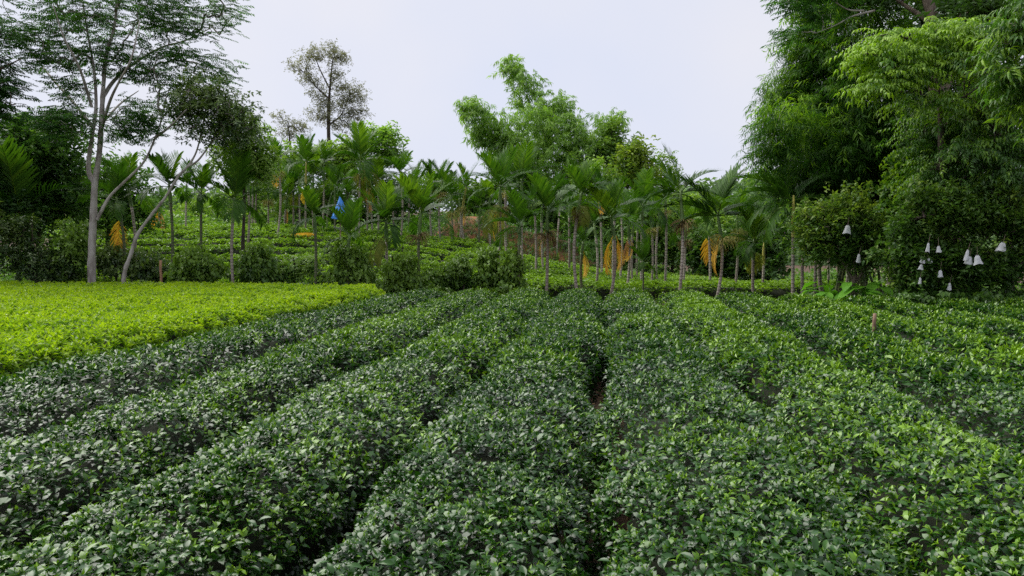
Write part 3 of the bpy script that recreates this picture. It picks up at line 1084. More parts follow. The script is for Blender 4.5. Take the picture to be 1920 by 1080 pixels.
tree("feathery_tree", "feathery tree cut off by the left edge of the view", "tree",
     [base_of(-110, 23)] + A_([(-112, 400), (-106, 300), (-95, 200), (-80, 110), (-70, 0)], 23), .22, .05,
     [(A_([(-95, 200), (-50, 160), (0, 130), (40, 110)], 23), .07, .015), (A_([(-100, 270), (-60, 230), (-10, 205), (30, 195)], 23), .07, .015)],
     [(0, 125, 34, 14, 20), (10, 160, 40, 14, 26), (-10, 205, 44, 20, 34), (-50, 100, 60, 30, 30), (-60, 180, 50, 60, 40), (-10, 60, 40, 20, 20), (-90, 20, 80, 60, 40)],
     23, 'feather', 'feather', 'bark_brown', per=4, sig=.22, tint=.42, pitch=(-.3, .15), maxr=.05)

# dark evergreen trees behind, at the left
for px, d, top, spec, lab, tt in (
        (70, 29, 205, [(75, 250, 70, 36, 70), (40, 290, 60, 50, 80), (110, 300, 60, 50, 70), (60, 370, 70, 60, 80), (130, 380, 50, 60, 50)], "dense dark evergreen tree behind the tall pale tree", .40),
        (-30, 27, 230, [(-20, 300, 60, 60, 80), (0, 400, 70, 60, 80), (-60, 380, 70, 90, 80)], "dense dark evergreen tree at the left edge of the view", .3),
        (200, 33, 300, [(210, 340, 60, 44, 70), (180, 400, 60, 50, 60), (250, 400, 50, 40, 50)], "dark bushy tree seen behind the forked trunk", .42)):
    tree("evergreen_tree", lab, "tree", [base_of(px, d)] + A_([(px + 3, 440), (px - 4, 350), (px + 2, top + 20)], d), .16, .04, [], spec, d, 'broad_far', 'thicket', 'bark_dark',
         per=6, sig=.33, scale=1.0, tint=tt - .1, pitch=(-.9, .3), group="dark trees at the left")

tree("evergreen_tree", "tall dense tree standing outside the left edge of the view", "tree", [base_of(-330, 24)] + A_([(-330, 440), (-325, 250), (-320, 60)], 24), .2, .05, [],
     [(-250, 100, 150, 80, 90), (-300, 250, 160, 90, 90), (-260, 400, 140, 80, 60), (-180, -20, 130, 70, 70)], 24, 'broad_far', 'broad', 'bark_dark', per=6, sig=.35, scale=1.3, tint=.4, pitch=(-.9, .3))

# far trees
tree("grey_tree", "tall sparse grey green tree rising alone above the palms", "tree",
     [base_of(617, 70)] + A_([(617, 300), (616, 240), (617, 190), (620, 150), (624, 110)], 70), .28, .05,
     [(A_([(617, 185), (590, 160), (570, 135)], 70), .1, .03), (A_([(617, 165), (600, 130), (590, 105)], 70), .08, .03), (A_([(616, 235), (640, 215), (655, 180)], 70), .1, .03)],
     [(622, 95, 26, 14, 22), (638, 110, 24, 14, 20), (580, 100, 18, 16, 14), (560, 122, 20, 16, 16), (596, 112, 22, 14, 12), (575, 140, 20, 12, 12), (625, 140, 24, 16, 16), (590, 155, 20, 12, 16),
      (598, 178, 22, 14, 22), (640, 165, 22, 14, 18), (668, 175, 24, 20, 26), (650, 190, 26, 14, 26), (620, 200, 30, 12, 26), (670, 212, 26, 12, 22), (600, 220, 30, 14, 26), (640, 235, 26, 14, 20), (655, 225, 20, 16, 14)],
     70, 'small_far', 'grey_leaf', 'bark_dark', per=6, sig=.32, scale=1.15, tint=.5, r_tip=.014, pitch=(-.6, .4))
tree("grey_tree", "low sparse grey green tree left of the tall grey one", "tree",
     [base_of(545, 62)] + A_([(545, 300), (543, 260), (540, 235)], 62), .15, .04, [],
     [(522, 222, 14, 12, 10), (545, 235, 24, 10, 18), (565, 240, 20, 10, 14), (535, 250, 26, 12, 16)],
     62, 'small_far', 'grey_leaf', 'bark_dark', per=4, sig=.3, scale=1.1, tint=.5, r_tip=.013)

FAR = [  # px, d, blobs, label, material, leafset, tint
    (715, 58, [(715, 262, 26, 26, 40), (700, 290, 30, 24, 34), (735, 290, 22, 22, 26)], "pale green airy tree behind the palms, right of the tall grey tree", 'bamboo_far', 'broad_far', .45),
    (650, 55, [(648, 285, 30, 24, 40), (640, 310, 40, 30, 50), (600, 300, 30, 26, 36)], "yellow green bushy tree behind the palms, below the tall grey tree", 'thicket', 'broad_far', .7),
    (560, 56, [(560, 300, 36, 26, 40), (530, 330, 40, 34, 50)], "mid green bushy tree behind the palms, below the low grey tree", 'thicket', 'broad_far', .5),
    (1150, 58, [(1150, 250, 12, 14, 20), (1150, 268, 20, 14, 30), (1150, 290, 28, 18, 40)], "cone shaped dark tree right of the pale bamboo", 'thicket', 'broad_far', .42),
    (1190, 54, [(1190, 290, 26, 22, 40), (1200, 325, 34, 26, 60), (1170, 330, 30, 26, 40)], "olive green rounded tree right of the cone shaped tree", 'citrus', 'broad_far', .6),
    (1245, 56, [(1238, 305, 14, 14, 14), (1245, 335, 24, 22, 40), (1250, 370, 30, 26, 40)], "small loose crowned tree left of the tallest lone palm", 'thicket', 'small_far', .5),
    (820, 60, [(820, 350, 40, 24, 50), (790, 370, 40, 30, 50)], "mid green bush on the slope left of the earth bank", 'thicket', 'broad_far', .5),
    (880, 56, [(880, 375, 40, 30, 60), (920, 370, 40, 30, 50), (900, 420, 36, 20, 40)], "leafy bush above the earth bank", 'vine', 'broad_far', .5),
    (1000, 54, [(985, 330, 40, 30, 50), (1010, 380, 50, 36, 80), (1060, 400, 40, 34, 60), (1030, 440, 44, 20, 40)], "dark leafy thicket tree above the earth bank's right end", 'vine', 'broad_far', .42),
    (1110, 50, [(1110, 340, 40, 40, 70), (1130, 400, 46, 40, 80), (1090, 420, 36, 36, 50)], "dark green bush behind the palms with orange dead fronds", 'thicket', 'broad_far', .42),
    (1190, 48, [(1195, 400, 44, 36, 80), (1180, 450, 50, 30, 70)], "mid green bush at the slope right of the orange dead fronds", 'thicket', 'broad_far', .5),
    (1260, 48, [(1265, 410, 36, 34, 60), (1255, 460, 40, 30, 60), (1225, 450, 30, 36, 40)], "bright green bush behind the tallest lone palm", 'thicket', 'broad_far', .65),
    (1310, 46, [(1318, 460, 34, 30, 60), (1335, 500, 36, 20, 40)], "dark orchard bush behind the paired palms at the right", 'vine', 'broad_far', .4),
    (1375, 45, [(1375, 450, 36, 34, 60), (1385, 495, 40, 24, 50)], "dark orchard bush right of the paired palms", 'vine', 'broad_far', .35),
    (1430, 44, [(1435, 465, 32, 30, 50), (1430, 505, 34, 20, 40), (1460, 440, 24, 40, 40)], "dark orchard bush left of the pomelo tree", 'vine', 'broad_far', .4),
    (1400, 60, [(1400, 425, 40, 20, 50), (1350, 420, 40, 20, 40)], "pale rounded tree in the hollow before the hazy hill", 'thicket', 'broad_far', .7),
    (1320, 62, [(1320, 390, 30, 20, 40), (1290, 400, 30, 24, 40)], "light green tree in the hollow left of the hazy hill", 'thicket', 'broad_far', .75),
    (480, 60, [(480, 350, 50, 40, 60), (430, 400, 40, 30, 40)], "mid green tree behind the hillock's left end", 'thicket', 'broad_far', .55),
    (370, 66, [(370, 395, 40, 22, 40), (330, 410, 40, 20, 40), (400, 420, 30, 20, 30)], "light green far tree seen between the left palm trunks", 'thicket', 'broad_far', .75),
    (700, 58, [(700, 350, 44, 30, 50), (740, 370, 40, 30, 50), (690, 400, 60, 24, 50)], "dark leafy bush behind the palms at the crest centre", 'vine', 'broad_far', .5),
    (620, 57, [(610, 360, 50, 34, 50), (560, 390, 50, 30, 50), (620, 410, 60, 16, 40)], "dark leafy bush behind the blue tarpaulin", 'vine', 'broad_far', .5),
]
for px, d, spec, lab, mt, ls, tt in FAR:
    cyy = sum(b[1] for b in spec) / len(spec)
    tree("background_tree", lab, "tree", [base_of(px, d)] + A_([(px + 2, cyy + 30), (px, cyy)], d), .14, .05, [], spec, d, ls, mt, 'bark_dark', per=4, sig=.45, scale=1.65, tint=tt + .14,
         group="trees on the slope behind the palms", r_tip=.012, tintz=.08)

# pink blossom on the far hillside
for px, py, lab in ((1463, 412, "pink blossoming tree on the far hillside, upper one"), (1458, 432, "pink blossoming tree on the far hillside, lower one")):
    tree("blossom_tree", lab, "tree", [base_of(px, 80)] + A_([(px, py + 8)], 80), .12, .05, [], [(px, py, 11, 4, 22)], 80, 'broad_far', 'blossom', 'bark_dark', per=4, sig=.3, scale=1.4, tint=.5)

# undergrowth on the slope behind (nobody could count it)
n = 6500
X, Y = RNG.uniform(-42, 34, n), 44.8 + 26 * RNG.random(n) ** 1.3
k = ~((np.abs(X - 0.3) < 4.6 + RNG.normal(0, .8, n)) & (Y < 49.0))
X, Y = X[k], Y[k]
P = np.stack([X, Y, ground(X, Y) + RNG.uniform(0.05, 1.1, len(X)) * (0.6 + 0.5 * vnoise(X * .3, Y * .3, 88))], -1)
g = Geo()
spread(g, T['broad_far'], P, rots(RNG.uniform(0, 6.28, len(P)), RNG.uniform(-.3, .4, len(P)), RNG.normal(0, .3, len(P))), RNG.uniform(1.1, 2.3, len(P)), .5 + .25 * vnoise(X * .25, Y * .25, 89) + RNG.normal(0, .1, len(P)))
o = g.build("undergrowth", M['thicket'], stuff=True)
o["label"] = "low leafy undergrowth covering the slope behind the palms"
n = 2600
px_, Yg = RNG.uniform(1255, 1345, n), RNG.uniform(36, 47, n)
X = (px_ - 960) / F * Yg
g = Geo()
P = np.stack([X, Yg, ground(X, Yg)], -1)
spread(g, T['grass'], P, rots(RNG.uniform(0, 6.28, n), RNG.normal(0, .15, n), RNG.normal(0, .15, n)), RNG.uniform(.9, 2.0, n), .5 + RNG.normal(0, .12, n))
o = g.build("grass", M['grass'], stuff=True)
o["label"] = "tall pale grass on the slope below the lone palms"
n = 900
X, Yg = RNG.uniform(-6, 6.5, n), RNG.uniform(44.3, 46.8, n)
P = np.stack([X, Yg, np.interp(Yg, [44.3, 46.8], [0, 2.2]) + ground(X, np.full(n, 44.0)) + 0.05], -1)
g = Geo()
spread(g, T['grass'], P, rots(RNG.uniform(0, 6.28, n), RNG.normal(0, .3, n), RNG.normal(0, .3, n)), RNG.uniform(.6, 1.3, n), .2 + RNG.normal(0, .2, n))
o = g.build("bank_weeds", M['thicket'], stuff=True)
o["label"] = "sparse weeds growing on the bare earth bank"

# pale bamboo rising behind the palms
DB = 58


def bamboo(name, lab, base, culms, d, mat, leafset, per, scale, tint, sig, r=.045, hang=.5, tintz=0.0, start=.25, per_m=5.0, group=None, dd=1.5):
    root = thing(name, (base[0], base[1], ground(base[0], base[1])), lab, "bamboo", group)
    g = Geo()
    for c in culms:
        off = RNG.normal(0, .5, 3) * np.array([1, 1, 0])
        k = RNG.normal(0, dd)
        pts = [base + off] + [at(p[0], p[1], d + k * (i + 1) / len(c[0])) for i, p in enumerate(c[0])]
        lp = path(pts, 8)
        cg = Geo()
        cg.tube(lp, np.linspace(r, .008, len(lp)), 6)
        cg.build("culm", M['culm'], root, shade=True)
        seg = np.linalg.norm(np.diff(lp, axis=0), axis=1)
        cum = np.concatenate([[0], np.cumsum(seg)]) / seg.sum()
        n = int(seg.sum() * per_m * c[1])
        t = start + (1 - start) * RNG.random(n) ** 0.8
        C = np.stack([np.interp(t, cum, lp[:, q]) for q in range(3)], -1)
        wid = c[2] * np.sin(np.pi * np.clip((t - start) / (1 - start) * .86 + .12, 0, 1)) ** .7
        ang = RNG.uniform(0, 6.28, n)
        rad = wid * RNG.random(n) ** .5
        o_ = np.stack([np.cos(ang) * rad, np.sin(ang) * rad, RNG.normal(0, .25, n) * wid], -1)
        D = o_ + 1e-3
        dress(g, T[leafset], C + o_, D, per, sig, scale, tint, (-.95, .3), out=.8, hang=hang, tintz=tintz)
    g.build("crown", M[mat], root, stuff=True)
    return root


bamboo("bamboo", "pale green bamboo clump with one tall plume leaning left above the palms", base_of(1030, DB), [
    ([(1040, 380), (1030, 280), (1012, 205), (985, 150), (952, 108)], 1.5, 1.5),
    ([(1020, 380), (985, 280), (930, 225), (890, 195), (878, 185)], 1.6, 1.7),
    ([(1010, 390), (970, 300), (925, 245), (890, 235)], 1.6, 1.5),
    ([(1040, 380), (1050, 280), (1055, 220), (1050, 175)], 1.3, 1.6),
    ([(1060, 380), (1090, 290), (1120, 240), (1148, 214), (1168, 212)], 1.2, 1.0),
    ([(1040, 390), (1035, 310), (1020, 250), (1000, 195)], 1.6, 1.9),
    ([(1060, 390), (1080, 300), (1085, 250), (1070, 215)], 1.4, 1.6),
    ([(1020, 390), (990, 320), (960, 280), (930, 270)], 1.3, 1.6),
    ([(1060, 390), (1100, 320), (1130, 290), (1155, 285)], 1.3, 1.5)], DB, 'bamboo_far', 'bamboo_far', 3, 1.35, .5, .35, r=.05, hang=.35, start=.40, per_m=7.5)

# ------------------------------------------------------------------ the big mass on the right
DR = 25
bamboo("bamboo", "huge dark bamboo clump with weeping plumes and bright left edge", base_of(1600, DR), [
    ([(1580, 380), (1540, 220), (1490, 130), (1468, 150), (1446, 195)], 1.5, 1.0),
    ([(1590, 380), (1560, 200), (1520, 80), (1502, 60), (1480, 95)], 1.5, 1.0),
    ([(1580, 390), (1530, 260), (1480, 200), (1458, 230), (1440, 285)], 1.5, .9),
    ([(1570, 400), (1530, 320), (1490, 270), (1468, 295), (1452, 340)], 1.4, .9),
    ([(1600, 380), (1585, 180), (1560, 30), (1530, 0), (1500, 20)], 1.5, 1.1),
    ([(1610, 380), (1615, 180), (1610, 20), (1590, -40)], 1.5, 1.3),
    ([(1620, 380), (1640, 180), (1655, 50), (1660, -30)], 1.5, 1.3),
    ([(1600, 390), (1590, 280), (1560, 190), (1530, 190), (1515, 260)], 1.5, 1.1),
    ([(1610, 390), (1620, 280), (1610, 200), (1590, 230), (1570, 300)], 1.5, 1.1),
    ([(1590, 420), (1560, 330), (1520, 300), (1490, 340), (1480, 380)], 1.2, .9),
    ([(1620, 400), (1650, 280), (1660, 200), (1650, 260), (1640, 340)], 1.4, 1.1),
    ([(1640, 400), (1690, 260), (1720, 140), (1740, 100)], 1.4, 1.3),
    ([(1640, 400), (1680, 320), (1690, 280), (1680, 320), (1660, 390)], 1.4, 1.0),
    ([(1570, 400), (1560, 120), (1520, -60), (1500, -80)], 1.4, 1.2)], DR, 'bamboo', 'bamboo', 4, 1.25, .38, .25, r=.05, hang=.38, start=.30, per_m=15, tintz=.20, dd=1.2)  # tintz paints a sunlit rim into the upper leaves' colour

tree("broadleaf_tree", "large dark tree whose grey trunk shows at the top right", "tree",
     [base_of(1800, 22)] + A_([(1785, 420), (1765, 300), (1757, 200), (1756, 120), (1750, 45), (1738, -10), (1725, -90)], 22), .30, .13,
     [(A_([(1757, 200), (1800, 120, 1), (1850, 60, 1.5)], 22), .10, .03), (A_([(1750, 45), (1680, 0, 1), (1620, -30, 1)], 22), .09, .02), (A_([(1765, 300), (1830, 260, 1), (1890, 250, 1)], 22), .09, .02)],
     [(1800, -20, 120, 50, 80, 2), (1650, -40, 100, 40, 50, 1), (1850, 60, 90, 60, 90, 2), (1840, 170, 90, 60, 90, 2.5), (1720, 220, 60, 60, 60, 2), (1800, 290, 90, 60, 90, 2), (1900, 250, 60, 80, 70, 1.5), (1720, 330, 60, 50, 60, 2), (1860, 370, 90, 50, 60, 2), (1710, 100, 70, 80, 60, 3), (1765, 250, 50, 60, 60, -1.2), (1760, 100, 60, 40, 40, -1), (1770, 340, 50, 50, 60, -1), (1840, 20, 60, 40, 40, -1)],
     22, 'broad_far', 'vine', 'bark_brown', per=6, sig=.28, scale=.9, tint=.38, pitch=(-1., .2), hang=.1)

tree("pinnate_tree", "tree with tiered sprays of bright hanging leaflets in front of the bamboo", "tree",
     [base_of(1775, 19.5)] + A_([(1770, 470), (1768, 380), (1764, 280), (1762, 200), (1757, 150), (1750, 100)], 19.5), .11, .04,
     [(A_([(1758, 160), (1720, 130, -.5), (1670, 112, -1), (1625, 100, -1.3)], 19.5), .04, .01), (A_([(1760, 190), (1710, 175, -.5), (1650, 170, -1), (1610, 165, -1.4)], 19.5), .04, .01),
      (A_([(1752, 110), (1720, 80, -.5), (1670, 65, -1), (1640, 70, -1.2)], 19.5), .04, .01), (A_([(1755, 130), (1800, 90, -.5), (1850, 70, -1)], 19.5), .04, .01), (A_([(1762, 200), (1810, 180, -1), (1850, 150, -1.4)], 19.5), .04, .01)],
     [(1690, 66, 60, 8, 20, -.8), (1660, 84, 44, 8, 12, -1), (1640, 102, 40, 7, 12, -1.1), (1700, 108, 50, 10, 20, -.8), (1680, 130, 46, 7, 14, -1), (1640, 160, 40, 9, 14, -1.2), (1690, 150, 50, 9, 18, -.9), (1780, 50, 50, 16, 24, -.8), (1770, 90, 44, 14, 18, -.6), (1830, 70, 40, 20, 22, -1), (1800, 115, 40, 14, 18, -1), (1840, 140, 50, 24, 24, -.5), (1730, 190, 50, 16, 20, -.5), (1800, 200, 50, 20, 22, 0)],
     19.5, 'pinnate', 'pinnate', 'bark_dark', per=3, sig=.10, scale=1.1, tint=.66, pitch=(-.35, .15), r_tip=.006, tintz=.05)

tree("pinnate_tree", "tall leafy tree filling the right edge below the long leaved branches", "tree",
     [base_of(1900, 19.7)] + A_([(1890, 450), (1880, 350), (1885, 250), (1900, 180)], 19.7), .14, .05,
     [(A_([(1880, 350), (1830, 300, -.5), (1780, 290, -1)], 19.7), .05, .012), (A_([(1885, 280), (1850, 220, -.5), (1820, 200, -.8)], 19.7), .05, .012)],
     [(1850, 215, 60, 24, 34, -.5), (1890, 270, 70, 30, 44, -.5), (1830, 280, 50, 18, 24, -.8), (1880, 330, 60, 26, 40, -.8), (1820, 350, 60, 24, 30, -.4), (1760, 320, 40, 26, 24), (1740, 250, 40, 30, 24, .5), (1960, 280, 60, 80, 50), (1900, 170, 60, 30, 34)],
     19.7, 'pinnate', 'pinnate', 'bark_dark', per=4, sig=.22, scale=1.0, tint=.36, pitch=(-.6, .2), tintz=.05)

tree("long_leaved_tree", "near tree with long drooping lance shaped leaves at the right edge", "tree",
     [base_of(2130, 13)] + A_([(2120, 420), (2100, 250), (2090, 120), (2080, 0), (2060, -120)], 13), .20, .06,
     [(A_([(2090, 120), (2020, 70), (1960, 45), (1900, 60)], 13), .05, .012), (A_([(2100, 200), (2030, 150), (1960, 125), (1880, 140)], 13), .05, .012), (A_([(2085, 60), (2000, -10), (1930, -20)], 13), .05, .012)],
     [(1900, 55, 26, 22, 14), (1890, 85, 30, 16, 12), (1890, 140, 34, 18, 16), (1930, 150, 50, 26, 22), (1915, 195, 24, 24, 12), (1950, 60, 50, 40, 24), (2010, 120, 60, 80, 40), (1915, 15, 30, 20, 10), (1960, 230, 30, 40, 16)],
     13, 'lance', 'pinnate', 'bark_brown', per=3, sig=.1, scale=.72, tint=.62, pitch=(-.9, .2), r_tip=.006)

tree("feathery_tree", "bare branched feathery tree reaching in over the bamboo's top", "tree",
     [base_of(1670, 28)] + A_([(1672, 420), (1680, 260), (1676, 120, -1), (1640, 20, -4), (1590, -60, -6)], 28), .15, .05,
     [(A_([(1640, 20), (1600, 30), (1565, 48), (1530, 62)], 21), .035, .008), (A_([(1620, 20), (1590, 18), (1560, 0), (1540, -10)], 21), .03, .008), (A_([(1590, -60), (1540, -40), (1500, -10), (1470, 0)], 21), .04, .01)],
     [(1478, 4, 20, 8, 7), (1515, -15, 34, 12, 10), (1570, -20, 40, 14, 16), (1470, 66, 9, 7, 2), (1488, 62, 10, 8, 3), (1545, 30, 20, 12, 7)],
     21, 'feather', 'feather', 'bark_pale', per=6, sig=.15, tint=.55, pitch=(-.3, .15), maxr=.03)

# fruit trees with bagged fruit
tree("pomelo_tree", "rounded pomelo tree with two bagged fruits beside the slim palm trunks", "fruit tree",
     [base_of(1598, 20.8)] + A_([(1600, 530), (1606, 515)], 20.8), .09, .05,
     [(A_([(1603, 530), (1585, 500), (1565, 470), (1550, 430)], 20.8), .04, .015), (A_([(1603, 530), (1625, 500), (1640, 470), (1640, 430)], 20.8), .04, .015), (A_([(1605, 515), (1600, 470), (1600, 420)], 20.8), .04, .015)],
     [(1560, 415, 44, 32, 70), (1572, 382, 22, 14, 18), (1606, 378, 12, 18, 14), (1600, 410, 40, 30, 60), (1535, 435, 34, 30, 50), (1620, 445, 36, 34, 60), (1556, 470, 44, 20, 44), (1605, 478, 34, 20, 30), (1512, 405, 18, 14, 14), (1515, 458, 20, 16, 16), (1630, 492, 18, 12, 12)],
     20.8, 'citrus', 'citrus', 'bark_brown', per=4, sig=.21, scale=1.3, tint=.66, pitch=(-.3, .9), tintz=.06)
tree("pomelo_tree", "broad dense fruit tree hung with many white bags at the right", "fruit tree",
     [base_of(1790, 18.6)] + A_([(1785, 530), (1780, 490), (1780, 450)], 18.6), .10, .05,
     [(A_([(1785, 520), (1740, 480), (1700, 430)], 18.6), .04, .015), (A_([(1785, 510), (1830, 470), (1870, 420)], 18.6), .04, .015)],
     [(1700, 430, 34, 30, 50), (1740, 395, 36, 30, 50), (1725, 362, 16, 14, 14), (1790, 410, 44, 34, 70), (1775, 370, 20, 16, 20), (1840, 400, 40, 36, 70), (1862, 360, 18, 14, 16), (1895, 415, 40, 50, 70), (1685, 480, 38, 26, 50), (1750, 470, 44, 34, 70), (1810, 490, 50, 40, 80), (1870, 500, 50, 40, 80), (1720, 520, 50, 26, 60), (1930, 470, 40, 80, 60), (1780, 530, 60, 24, 50)],
     18.6, 'citrus', 'citrus', 'bark_dark', per=4, sig=.17, scale=1.4, tint=.40, pitch=(-.3, .8), tintz=.06)
tree("leafy_bush", "light green vine covered bush between the two fruit trees", "bush",
     [base_of(1690, 21.5)] + A_([(1690, 480), (1700, 400), (1715, 340)], 21.5), .06, .03, [],
     [(1720, 310, 40, 30, 50), (1700, 350, 40, 34, 60), (1750, 330, 40, 30, 50), (1690, 400, 34, 34, 50), (1760, 370, 50, 24, 40)],
     21.5, 'vine', 'pinnate', 'bark_dark', per=6, sig=.2, scale=1.1, tint=.5)

# bushes and vine curtains along the far side of the field
BUSH = [  # px, d, blobs, label, tint
    (60, 25.5, [(40, 470, 60, 50, 110), (100, 490, 50, 40, 80), (20, 420, 50, 40, 60)], "dark leafy bush left of the pale forked trunk", .30, 'broad', 'broad'),
    (140, 26, [(140, 450, 30, 60, 80), (120, 500, 40, 30, 60)], "vine hung dark bush close behind the pale forked trunk", .40, 'vine', 'vine'),
    (215, 27, [(210, 480, 30, 44, 60), (270, 490, 40, 34, 60), (300, 510, 40, 20, 40)], "dark low bush between the forked trunk and the leaning one", .35, 'vine', 'broad'),
    (365, 25.6, [(365, 475, 34, 36, 110), (350, 505, 40, 26, 70), (395, 500, 26, 30, 50)], "rounded vine smothered bush left of the thin dark palm trunk", .42, 'vine', 'vine'),
    (487, 25.8, [(485, 470, 24, 34, 90), (495, 505, 36, 26, 80), (465, 500, 24, 26, 40)], "tall vine smothered bush right of the thin dark palm trunk", .42, 'vine', 'vine'),
    (550, 26.2, [(550, 500, 36, 24, 60), (580, 480, 26, 26, 40), (610, 515, 40, 16, 40)], "low open shrub left of the vine clad short palm", .45, 'broad', 'thicket'),
    (655, 25.4, [(652, 465, 22, 30, 80), (665, 500, 34, 30, 90), (640, 515, 40, 18, 60)], "vine mound climbing the short palm below the blue tarpaulin", .50, 'vine', 'vine'),
    (735, 25.6, [(745, 500, 30, 26, 70), (755, 480, 20, 26, 40), (770, 520, 30, 16, 40)], "vine mound at the foot of the palm with the drooping dead frond", .52, 'vine', 'vine'),
    (700, 26.6, [(700, 520, 30, 14, 36)], "low shrub between two vine mounds", .4, 'broad', 'thicket'),
    (830, 26.4, [(808, 505, 28, 20, 40), (850, 500, 24, 24, 40), (840, 522, 44, 14, 50)], "dense shrub before the hill hedges, left of the vine pillar", .46, 'vine', 'vine'),
    (868, 26.0, [(868, 480, 14, 22, 30), (870, 508, 22, 20, 36)], "upright leafy shrub close to the vine pillar's left side", .5, 'broad', 'vine'),
    (930, 26.2, [(918, 470, 15, 26, 44), (916, 505, 20, 26, 50), (935, 527, 30, 12, 30)], "vine pillar around the big palm with the yellow dead frond", .52, 'vine', 'vine'),
    (960, 25.7, [(957, 480, 12, 34, 70), (962, 515, 14, 20, 40)], "narrow curtain of vines climbing a palm trunk", .5, 'vine', 'vine'),
]
for px, d, spec, lab, tt, ls, mt in BUSH:
    cyy = min(b[1] for b in spec)
    spec = [(b[0], b[1] + ((16 if b[1] < 490 else 8) if px > 300 else 6), b[2] * .8, b[3] * (.74 if px > 300 else .9), int(b[4] * .66)) for b in spec]
    tree("vine_bush" if ls == 'vine' else "shrub", lab, "bush", [base_of(px, d)] + A_([(px + 3, 510), (px, cyy)], d), .05, .02, [], spec, d, 'vine_low' if ls == 'vine' else ls, mt, 'bark_dark', per=5, sig=.17,
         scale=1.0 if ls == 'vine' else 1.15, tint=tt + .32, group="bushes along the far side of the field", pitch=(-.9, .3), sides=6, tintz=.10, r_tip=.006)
n = 6800
px_ = RNG.uniform(-420, 985, n)
Yg = 24.9 + 2.6 * RNG.random(n)
X = (px_ - 960) / F * Yg
hgt = 0.40 + 0.60 * np.abs(vnoise(X * .6, Yg * .6, 95))
P = np.stack([X, Yg, ground(X, Yg) + RNG.random(n) * hgt], -1)
g = Geo()
spread(g, T['vine_low'], P, rots(RNG.uniform(0, 6.28, n), RNG.uniform(-.5, .5, n), RNG.normal(0, .3, n)), RNG.uniform(.7, 1.3, n), .55 + .25 * vnoise(X * .5, Yg, 96) + RNG.normal(0, .1, n))
o = g.build("ground_creepers", M['vine'], stuff=True)
o["label"] = "low creepers and weeds along the left field edge"
n = 2600
px_ = RNG.uniform(1690, 2100, n)
Yg = 17.6 + 1.6 * RNG.random(n)
X = (px_ - 960) / F * Yg
P = np.stack([X, Yg, ground(X, Yg) + RNG.random(n) * .9], -1)
g = Geo()
spread(g, T['vine_low'], P, rots(RNG.uniform(0, 6.28, n), RNG.uniform(-.5, .5, n), RNG.normal(0, .3, n)), RNG.uniform(.6, 1.1, n), .45 + RNG.normal(0, .12, n))
o = g.build("ground_creepers", M['vine'], stuff=True)
o["label"] = "low weeds below the bagged fruit tree at the right field edge"

for p0, p1, ya, yb, n, lab in ((-420, 150, 27.2, 36, 2600, "dark undergrowth below the trees at the left"), (1475, 1760, 21.6, 36, 2600, "low weeds behind the pomelo tree")):
    px_ = RNG.uniform(p0, p1, n)
    Yg = RNG.uniform(ya, yb, n)
    X = (px_ - 960) / F * Yg
    P = np.stack([X, Yg, ground(X, Yg) + RNG.random(n) * (.25 + .35 * np.abs(vnoise(X * .7, Yg * .7, 97)))], -1)
    g = Geo()
    spread(g, T['vine_low'], P, rots(RNG.uniform(0, 6.28, n), RNG.uniform(-.5, .5, n), RNG.normal(0, .3, n)), RNG.uniform(.9, 1.7, n), .5 + RNG.normal(0, .12, n))
    o = g.build("weeds", M['thicket'], stuff=True)
    o["label"] = lab

# ------------------------------------------------------------------ areca palms


def frond(L=1.0, bend=0.9, pairs=18, vee=0.5, droop=0.5, width=0.32, tint=.4, ragged=0.0, fa0=1.02, fa1=.36, jit=.06):
    """A feather leaf along +Y (length L): rachis bending down and two rows of leaflets."""
    g = Geo()
    n = 9
    ang, p, pts, dirs = 0.0, np.zeros(3), [], []
    for i in range(n + 1):
        pts.append(p.copy())
        dv = np.array([0, math.cos(ang), math.sin(ang)])
        dirs.append(dv)
        p = p + dv * L / n
        ang -= bend / n * (0.4 + 1.2 * i / n)
    pts, dirs = np.array(pts), np.array(dirs)
    g.tube(pts, np.linspace(.012, .003, n + 1) * L, 4, cap=False, tint=tint + .25)
    for i in range(pairs):
        t = 0.14 + 0.86 * (i + .5) / pairs
        c = np.array([np.interp(t, np.linspace(0, 1, n + 1), pts[:, k]) for k in range(3)])
        dv = np.array([np.interp(t, np.linspace(0, 1, n + 1), dirs[:, k]) for k in range(3)])
        nrm = np.array([0, -dv[2], dv[1]])
        for s in (-1, 1):
            if ragged and RNG.random() < ragged:
                continue
            ll = width * L * (0.55 + 0.65 * math.sin(math.pi * min(1, .15 + .8 * t))) * rn(.88, 1.1)
            fa = fa0 - fa1 * t + rn(-jit, jit)
            side = np.array([s, 0, 0])
            d1 = math.cos(fa) * dv + math.sin(fa) * (math.cos(vee) * side + math.sin(vee) * nrm)
            d2 = d1 - np.array([0, 0, droop * rn(.5, 1.2)])
            d2 /= np.linalg.norm(d2)
            wv = np.cross(d1, nrm)
            wv /= np.linalg.norm(wv) + 1e-9
            wv = wv * 0.6 + dv * .4
            w = .031 * L * rn(.8, 1.2)
            m = c + d1 * ll * .5
            e = m + d2 * ll * .55
            v = [c - wv * w * .6, c + wv * w * .6, m + wv * w, m - wv * w, e + wv * w * .25, e - wv * w * .25]
            g.add(v, [(0, 1, 2, 3), (3, 2, 4, 5)], tint + rn(-.08, .08))
    return g


